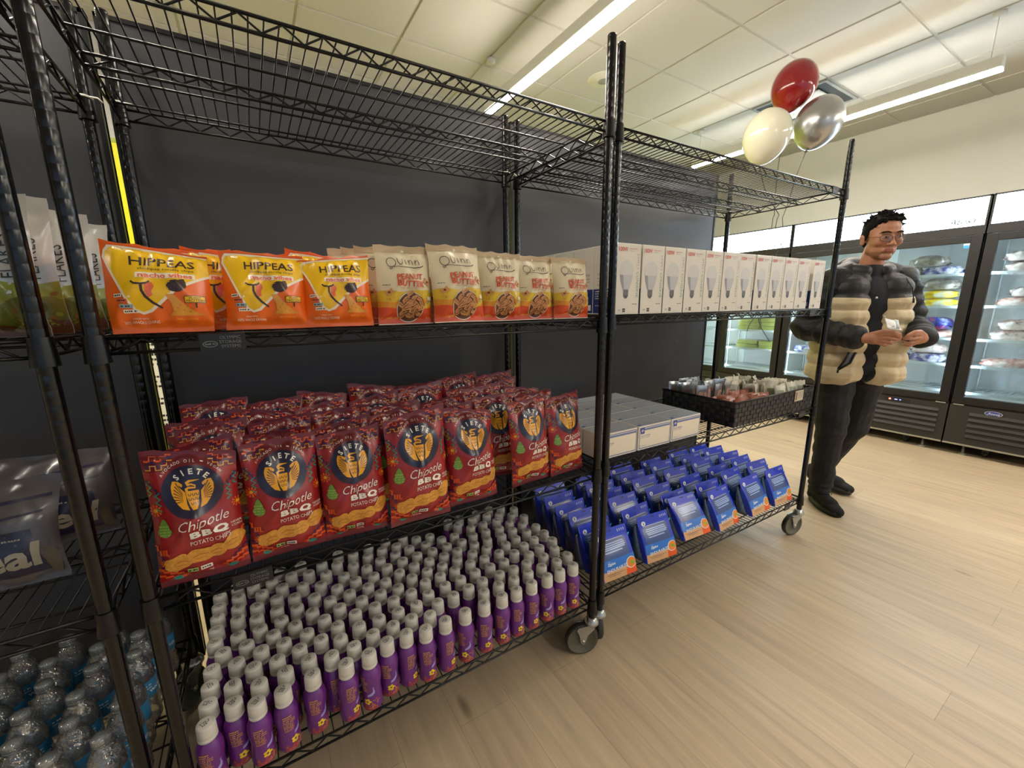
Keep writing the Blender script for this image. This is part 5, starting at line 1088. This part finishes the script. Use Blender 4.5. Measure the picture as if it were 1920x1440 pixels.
TEE = pmat('tshirt_navy_black', '#0f1117', .85); PANTS = pmat('trousers_black', '#0f0f11', .75, var=.2, bump=.3, bscale=90); SHOE = pmat('shoe_black_knit', '#0d0d0e', .8, bump=.5, bscale=400); SOLE = pmat('shoe_sole_black', '#1d1c1c', .6)
H = Vector((.005, -.050, 1.632)); hr = Matrix.Rotation(-.16, 3, 'Z') @ Matrix.Rotation(.13, 3, 'X') @ Matrix.Scale(1.05, 3)     # head turned towards his left and a little down
def hp(x, y, z): return H+hr @ Vector((x, y, z))
def he(c, r, rot=(0, 0, 0)):
    V, F = ellip((0, 0, 0), r, rot); return [hp(*(Vector(c)+v)) for v in V], F
def hc(a, r0, b, r1): return capsule(hp(*a), r0, hp(*b), r1)
head = [he((0, .015, .034), (.076, .095, .085)), he((0, -.025, .0), (.067, .064, .080)), he((0, -.026, -.050), (.056, .056, .056)), he((0, -.066, -.087), (.027, .021, .021)),
        he((-.043, .000, -.048), (.022, .036, .032)), he((.043, .000, -.048), (.022, .036, .032)), he((-.036, -.056, -.012), (.027, .026, .028)), he((.036, -.056, -.012), (.027, .026, .028)),
        hc((-.034, -.077, .031), .0105, (.034, -.077, .031), .0105), hc((0, -.086, .016), .0072, (0, -.105, -.021), .0098), he((0, -.100, -.026), (.0160, .012, .0090)), he((-.0125, -.096, -.027), (.0075, .010, .0065)), he((.0125, -.096, -.027), (.0075, .010, .0065)),
        he((0, -.076, -.056), (.028, .013, .018)), hc((-.017, -.0865, -.0505), .0040, (.017, -.0865, -.0505), .0040), hc((0, -.0895, -.0500), .0042, (0, -.089, -.0505), .0042), hc((-.013, -.0865, -.0590), .0050, (.013, -.0865, -.0590), .0050),
        he((-.078, .012, -.002), (.008, .018, .031), (.1, 0, .25)), he((.078, .012, -.002), (.008, .018, .031), (.1, 0, -.25)), he((-.084, .016, .010), (.006, .016, .014), (0, 0, .35)), he((.084, .016, .010), (.006, .016, .014), (0, 0, -.35))]
NK = [capsule((0, .012, 1.42), .058, (.008, -.008, 1.56), .054)]
# hands: wrist, palm, fingers
RW, LW = Vector((-.165, -.245, 1.095)), Vector((.135, -.265, 1.095)); MEET = Vector((-.035, -.335, 1.105))
def hand(W, knuck, fan, s):
    """W wrist; knuck = palm end; fingers as bent chains; s=+1 for right hand"""
    P = [capsule(W, .027, W.lerp(knuck, .45), .030), ellip(W.lerp(knuck, .62), (.040, .026, .034))]
    for base, mid, tip, r in fan: P += chain([W.lerp(base, .55), base, mid, tip], [r+.0035, r+.001, r, r-.0018])
    return P
K = Vector((-.090, -.300, 1.100))
rh = hand(RW, K, [((-.092, -.322, 1.122), (-.062, -.345, 1.118), (-.038, -.343, 1.106), .0085), ((-.088, -.322, 1.103), (-.060, -.340, 1.094), (-.036, -.335, 1.096), .0088), ((-.092, -.312, 1.085), (-.066, -.326, 1.074), (-.046, -.318, 1.078), .0082), ((-.100, -.300, 1.070), (-.080, -.308, 1.060), (-.063, -.300, 1.064), .0072)], 1)
rh += chain([RW+Vector((.02, -.012, .012)), Vector((-.105, -.312, 1.135)), Vector((-.070, -.338, 1.132)), Vector((-.046, -.346, 1.121))], [.016, .0125, .0105, .0085])
K2 = Vector((.060, -.305, 1.100))
lh = hand(LW, K2, [((.058, -.330, 1.120), (.018, -.346, 1.122), (-.018, -.345, 1.110), .0086), ((.056, -.330, 1.102), (.014, -.343, 1.098), (-.018, -.338, 1.099), .0088), ((.058, -.320, 1.085), (.022, -.330, 1.076), (-.006, -.322, 1.080), .0082), ((.062, -.306, 1.070), (.034, -.314, 1.060), (.012, -.306, 1.064), .0072)], -1)
lh += chain([LW+Vector((-.012, -.015, .014)), Vector((.065, -.322, 1.133)), Vector((.022, -.345, 1.134)), Vector((-.012, -.350, 1.118))], [.016, .0125, .0105, .0085])
# joints
RS, LS = Vector((-.185, .0, 1.405)), Vector((.185, .0, 1.405)); RE, LE = Vector((-.285, .035, 1.135)), Vector((.285, .02, 1.150))
HIP = .93; RH, LH = Vector((-.09, .0, HIP)), Vector((.09, .01, HIP)); RK, LK = Vector((-.10, -.035, .50)), Vector((.115, .085, .50)); RA, LA = Vector((-.08, .015, .10)), Vector((.085, .285, .135))
body = head+NK+[ellip((0, 0, 1.30), (.155, .10, .15)), ellip((0, .005, 1.12), (.135, .09, .16)), ellip((0, .005, .97), (.145, .10, .11))]
for S_, E_, W_ in ((RS, RE, RW), (LS, LE, LW)): body += [capsule(S_*.97+Vector((0, 0, .03)), .05, E_, .038), capsule(E_, .038, W_, .026), capsule((0, 0, 1.38), .07, S_, .055)]
for h_, k_, a_ in ((RH, RK, RA), (LH, LK, LA)): body += [capsule(h_, .080, k_, .052), capsule(k_, .050, a_, .028)]
body += [capsule(RA-Vector((0, 0, .02)), .028, (-.08, -.10, .042), .020), capsule(LA-Vector((0, 0, .02)), .028, (.15, .17, .055), .020)]+rh+lh
def skinmat(c, n):
    q = hr.inverted() @ (c-H)
    if q.y < -.078 and abs(q.x) < .020 and -.0655 < q.z < -.0462 and q.length < .2: return 1
    if q.length < .2 and q.y < -.03 and (q.z < -.062 or (abs(q.x) < .024 and -.045 < q.z < -.036)) and q.z > -.11: return 2
    return 0
blob('body', body, .0032, 6, [SKIN, LIPS, SHADE], PR, skinmat, fac=.5)
# eyes, brows, glasses
EYE = [pmat('eye_white', '#cfc4b8', .3), pmat('eye_iris', '#24170f', .2)]
for s in (-1, 1):
    V, F = he((s*.030, -.0805, .0105), (.0120, .0085, .0048)); mb = MB(); mb.add(V, F, 0, True); V, F = he((s*.030+.002, -.0875, .0095), (.0052, .0035, .0050)); mb.add(V, F, 1, True); mb.build('eye', EYE, PR)
    mb = MB(); mb.tube([hp(s*.0155, -.0905, .0125), hp(s*.030, -.0925, .0165), hp(s*.044, -.082, .0115)], [.0016, .0026, .0014], 6); mb.build('eyelid', pmat('eyelid_skin', '#8e5a44', .55), PR)
    mb = MB(); mb.tube([hp(s*.012, -.0945, .030), hp(s*.026, -.0945, .0355), hp(s*.042, -.085, .034), hp(s*.052, -.071, .028)], [.0028, .0042, .0036, .0015], 6); mb.build('eyebrow', HAIR, PR)
GL = pmat('glasses_wire_frame', '#4a3a34', .3, metal=.6); mb = MB(); LENS = clearmat('spectacle_lens', '#f4f2f2', .05, .02)
for s in (-1, 1):
    L_ = [hp(s*(.031+.0235*math.copysign(abs(math.cos(t))**.8, math.cos(t))), -.104+.010*abs(math.cos(t))*(1 if math.cos(t)*1 > 0 else .2), .004+.0165*math.copysign(abs(math.sin(t))**.8, math.sin(t))) for t in [2*PI*q/20 for q in range(20)]]
    mb.tube(L_, .0011, 6, closed=True); mb.tube([hp(s*.0545, -.094, .010), hp(s*.070, -.06, .010), hp(s*.078, -.01, .010), hp(s*.082, .02, .004)], .0013, 6)
    mb.add(L_, [tuple(range(20))], 1)
mb.tube([hp(-.0085, -.104, .007), hp(0, -.108, .011), hp(.0085, -.104, .007)], .0011, 6); mb.build('glasses', [GL, LENS], PR)
# hair: cap of short tousled locks
R = random.Random(77); hair = [he((0, .024, .052), (.080, .090, .072)), he((0, .050, .010), (.074, .066, .070))]
for s in (-1, 1): hair.append(he((s*.072, .016, .034), (.013, .034, .036))); hair.append(hc((s*.078, -.012, .020), .008, (s*.079, -.008, -.004), .004))
for q in range(150):
    th = R.uniform(0, 2*PI); ph = R.uniform(0, 1.35); d = Vector((math.sin(ph)*math.cos(th), math.sin(ph)*math.sin(th), math.cos(ph)))
    b_ = Vector((0, .022, .048))+Vector((d.x*.078, d.y*.090, d.z*.078))
    if b_.y < -.035 and b_.z < .082: continue
    e = b_+d*R.uniform(.004, .016)+Vector((R.uniform(-.014, .014), R.uniform(-.020, .006), R.uniform(-.004, .010))); hair.append(hc(tuple(b_), .009, tuple(e), .0022))
for q in range(16):
    x = -.052+.104*q/15; hair.append(hc((x, -.040, .096), .011, (x+R.uniform(-.012, .012), -.066-R.uniform(0, .012)+abs(x)*.35, .088+R.uniform(-.004, .014)), .004))
blob('hair', hair, .003, 1, [HAIR], PR, noise_amp=.002, noise_s=120)
# T-shirt
blob('tshirt', [ellip((0, -.018, 1.28), (.150, .104, .17)), ellip((0, -.020, 1.08), (.145, .108, .19)), ellip((0, -.016, .93), (.150, .110, .10)), capsule((0, .006, 1.36), .085, (.003, .0, 1.455), .068)], .006, 3, [TEE], PR)
# puffer jacket, open at the front: two padded halves meeting at the back, sleeves, collar with hood
jk = []
for q, (z, rx, ry) in enumerate(((1.36, .105, .130), (1.28, .118, .145), (1.20, .124, .150), (1.12, .127, .154), (1.04, .129, .157), (.96, .131, .160), (.885, .132, .160))):
    for s in (-1, 1): jk.append(ellip((s*(.112 if s > 0 else .118), -.004, z), (rx, ry, .092)))
    jk.append(ellip((0, .055, z), (.15, .100, .09)))
for s in (-1, 1): jk += [ellip((s*.12, 0, .858), (.130, .160, .052))]
slv = []
for s, S_, E_, W_ in ((-1, RS, RE, RW), (1, LS, LE, LW)):
    jk += [capsule((s*.10, .012, 1.43), .062, S_+Vector((0, 0, .01)), .074)]
    sl = [ellip(S_+Vector((-s*.012, .005, .0)), (.090, .092, .085)), capsule(S_, .078, E_, .074)]
    for t in (.15, .42, .69, .95): p = S_.lerp(E_, t); sl.append(ellip(p, (.084, .085, .062)))
    sl.append(capsule(E_, .074, E_.lerp(W_, .86), .056))
    for t in (.10, .36, .60, .80, .93): p = E_.lerp(W_, t); d_ = (W_-E_).normalized(); q_ = Vector((1, 0, 0)).rotation_difference(d_).to_euler(); sl.append(ellip(p, (.048, .080-.018*t, .080-.018*t), tuple(q_)))
    slv.append(sl)
for q in range(14):
    a0_, a1_ = -2.55+5.1*q/14, -2.55+5.1*(q+1)/14; f_ = lambda a: Vector((.098*math.sin(a), .020+.080*math.cos(a), 1.512-.030*(1-math.cos(a))))
    jk.append(capsule(f_(a0_), .034, f_(a1_), .034)); g_ = lambda a: Vector((.115*math.sin(a), .020+.090*math.cos(a), 1.462-.030*(1-math.cos(a)))); jk.append(capsule(g_(a0_), .040, g_(a1_), .040))
jk += [ellip((0, .125, 1.475), (.125, .065, .080)), ellip((.0, .165, 1.39), (.110, .045, .075)), capsule((-.10, .02, 1.47), .05, (-.16, .01, 1.44), .055), capsule((.10, .02, 1.47), .05, (.16, .01, 1.44), .055)]
blob('jacket', jk, .0052, 4, [JT], PR, None, noise_amp=.005, noise_s=14, ridges=lambda c: .0022*math.sin(c.x*85+c.z*6)*(1 if abs(c.x) < .2 and c.z < 1.29 else 0)+.0028*abs(math.sin(c.z*37+.6))*(1 if c.z < 1.29 else .6))
for sl in slv: blob('sleeve', sl, .0055, 4, [JB], PR, noise_amp=.006, noise_s=16, ridges=lambda c: .002*math.sin(c.z*60+c.x*30))
# cuffs, zip pulls, pocket flap
mb = MB(); mb.tube([(-.155, -.172, 1.01), (-.175, -.176, .965), (-.200, -.170, .915)], .006, 6); mb.tube([(-.125, -.176, 1.01), (-.150, -.182, .95), (-.198, -.172, .912)], .006, 6); mb.add([Vector(p) for p in ((-.155, -.170, 1.01), (-.127, -.174, 1.01), (-.152, -.180, .95), (-.198, -.170, .915), (-.176, -.174, .965))], [(0, 1, 2, 3, 4)], 1); mb.tube([(-.2, -.172, .914), (-.204, -.176, .893)], .005, 6, 0)
mb.build('pocket_zip', [JB, JG], PR)
mb = MB(); [mb.lathe([(0, -.003), (.006, -.003), (.006, .003), (0, .003)], 10, M=Matrix.Translation(p) @ Matrix.Rotation(PI/2, 4, 'X')) for p in ((.012, -.150, 1.205), (-.035, -.135, 1.31), (.035, -.148, 1.13))]; mb.build('snap_button', CHROME, PR)
mb = MB(); mb.tube([(.115, -.115, 1.415), (.128, -.150, 1.36), (.132, -.165, 1.30)], .0025, 6); mb.tube([(.132, -.165, 1.305), (.132, -.168, 1.28)], .005, 8); mb.build('drawstring', JB, PR)
# trousers
pt = [ellip((0, .008, .93), (.165, .120, .10)), ellip((-.085, 0, .87), (.098, .110, .12)), ellip((.085, .012, .87), (.098, .110, .12))]
for h_, k_, a_ in ((RH, RK, RA), (LH, LK, LA)): pt += [capsule(h_, .100, k_, .078), capsule(k_, .078, a_.lerp(k_, .10), .062), ellip(a_.lerp(k_, .0), (.062, .066, .030)), ellip(a_.lerp(k_, .10), (.066, .068, .030)), ellip(a_.lerp(k_, .22), (.066, .070, .030)), ellip(k_, (.076, .080, .06))]
blob('trousers', pt, .006, 3, [PANTS], PR, noise_amp=.008, noise_s=11, ridges=lambda c: .002*math.sin(c.z*70+3*math.sin(c.x*20)))
# shoes
def shoe(A_, toe, heelz, parent):
    A_ = Vector(A_); d = (Vector(toe)-A_); d.z = 0; L_ = .285; d.normalize(); n = Vector((-d.y, d.x, 0)); pit = math.atan2(heelz, .27)
    def P(l, w, z): v = Vector((l*math.cos(pit), 0, -l*math.sin(pit)+heelz)); return Vector((A_.x, A_.y, 0))+d*v.x+n*w+Vector((0, 0, max(z+v.z, .001+z*.9) if heelz else z))
    pr = [capsule(P(-.055, 0, .040), .036, P(-.045, 0, .075), .036), capsule(P(-.045, 0, .075), .040, P(.03, 0, .085), .036), capsule(P(.0, 0, .055), .042, P(.11, .004, .046), .042), capsule(P(.11, .012, .038), .036, P(.175, .010, .030), .030), capsule(P(.11, -.012, .036), .034, P(.165, -.008, .030), .028)]
    o = blob('shoe', pr, .0045, 3, [SHOE], parent); sol = [capsule(P(-.058, 0, .017), .040, P(.07, 0, .015), .038), capsule(P(.06, .004, .015), .042, P(.165, .006, .015), .042), capsule(P(.165, .006, .015), .040, P(.188, .006, .017), .032)]
    mb = MB()
    for V, F in sol: mb.add([Vector((v.x, v.y, min(max(v.z, .0015), .030))) if not heelz else v for v in V], F)
    out = []; n_ = 26; prof = []
    for q in range(n_):
        t = 2*PI*q/n_; l = .062+.134*math.cos(t); w = (.046+.006*(math.cos(t) > 0))*math.copysign(abs(math.sin(t))**.75, math.sin(t)); prof.append((l, w))
    mb = MB(); vs = [P(l, w, .002) for l, w in prof]+[P(l*1.0, w*1.06, .016) for l, w in prof]+[P(l, w*.97, .030) for l, w in prof]
    fs = [(i+k*n_, (i+1) % n_+k*n_, (i+1) % n_+(k+1)*n_, i+(k+1)*n_) for k in (0, 1) for i in range(n_)]+[tuple(range(n_))[::-1], tuple(range(2*n_, 3*n_))]; mb.add(vs, fs, 0, True); mb.build('sole', SOLE, o)
    mb = MB()
    for q in range(4): mb.tube([P(.045+q*.020, -.020, .103-q*.010), P(.050+q*.020, 0, .110-q*.011), P(.045+q*.020, .020, .103-q*.010)], .0024, 6)
    mb.tube([P(.04, 0, .112), P(.055, .03, .10), P(.05, .042, .082)], .002, 6); mb.build('laces', SHOE, o)
shoe((-.08, .005, 0), (-.085, -.30, 0), 0, PR); shoe((.085, .275, 0), (.235, .06, 0), .035, PR)
# small packet held between the hands
t = empty('sachet_packet', PR.matrix_basis @ Vector((-.085, -.352, 1.150)), -.6435); t.rotation_euler = (-.55, .15, -.50); tag(t, 'small silver and white packet held in the hands of the person', 'packet')
pk = Art(); pk.rect(-.035, .006, .012, .054, 1, 1); [pk.scrib(-.031, .048-q*.007, .006, .003, 2, 2, q) for q in range(5)]; pk.rect(-.010, .010, .004, .018, 2, 3); pk.rect(.016, .004, .034, .056, 3, 1)
pm = make_bag('packet', .078, .060, .007, 8, [foil('packet_silver', '#b9bab8', .25), foil('packet_white', '#dad8d6', .35), foil('packet_ink', '#8a8590', .5), foil('packet_grey', '#85888a', .3)], pk, nu=10, nv=8, wr=.6, seal=.006, lean=0)
o = bpy.data.objects.new('packet_foil', pm); C.objects.link(o); o.parent = t
bpy.context.view_layer.update()
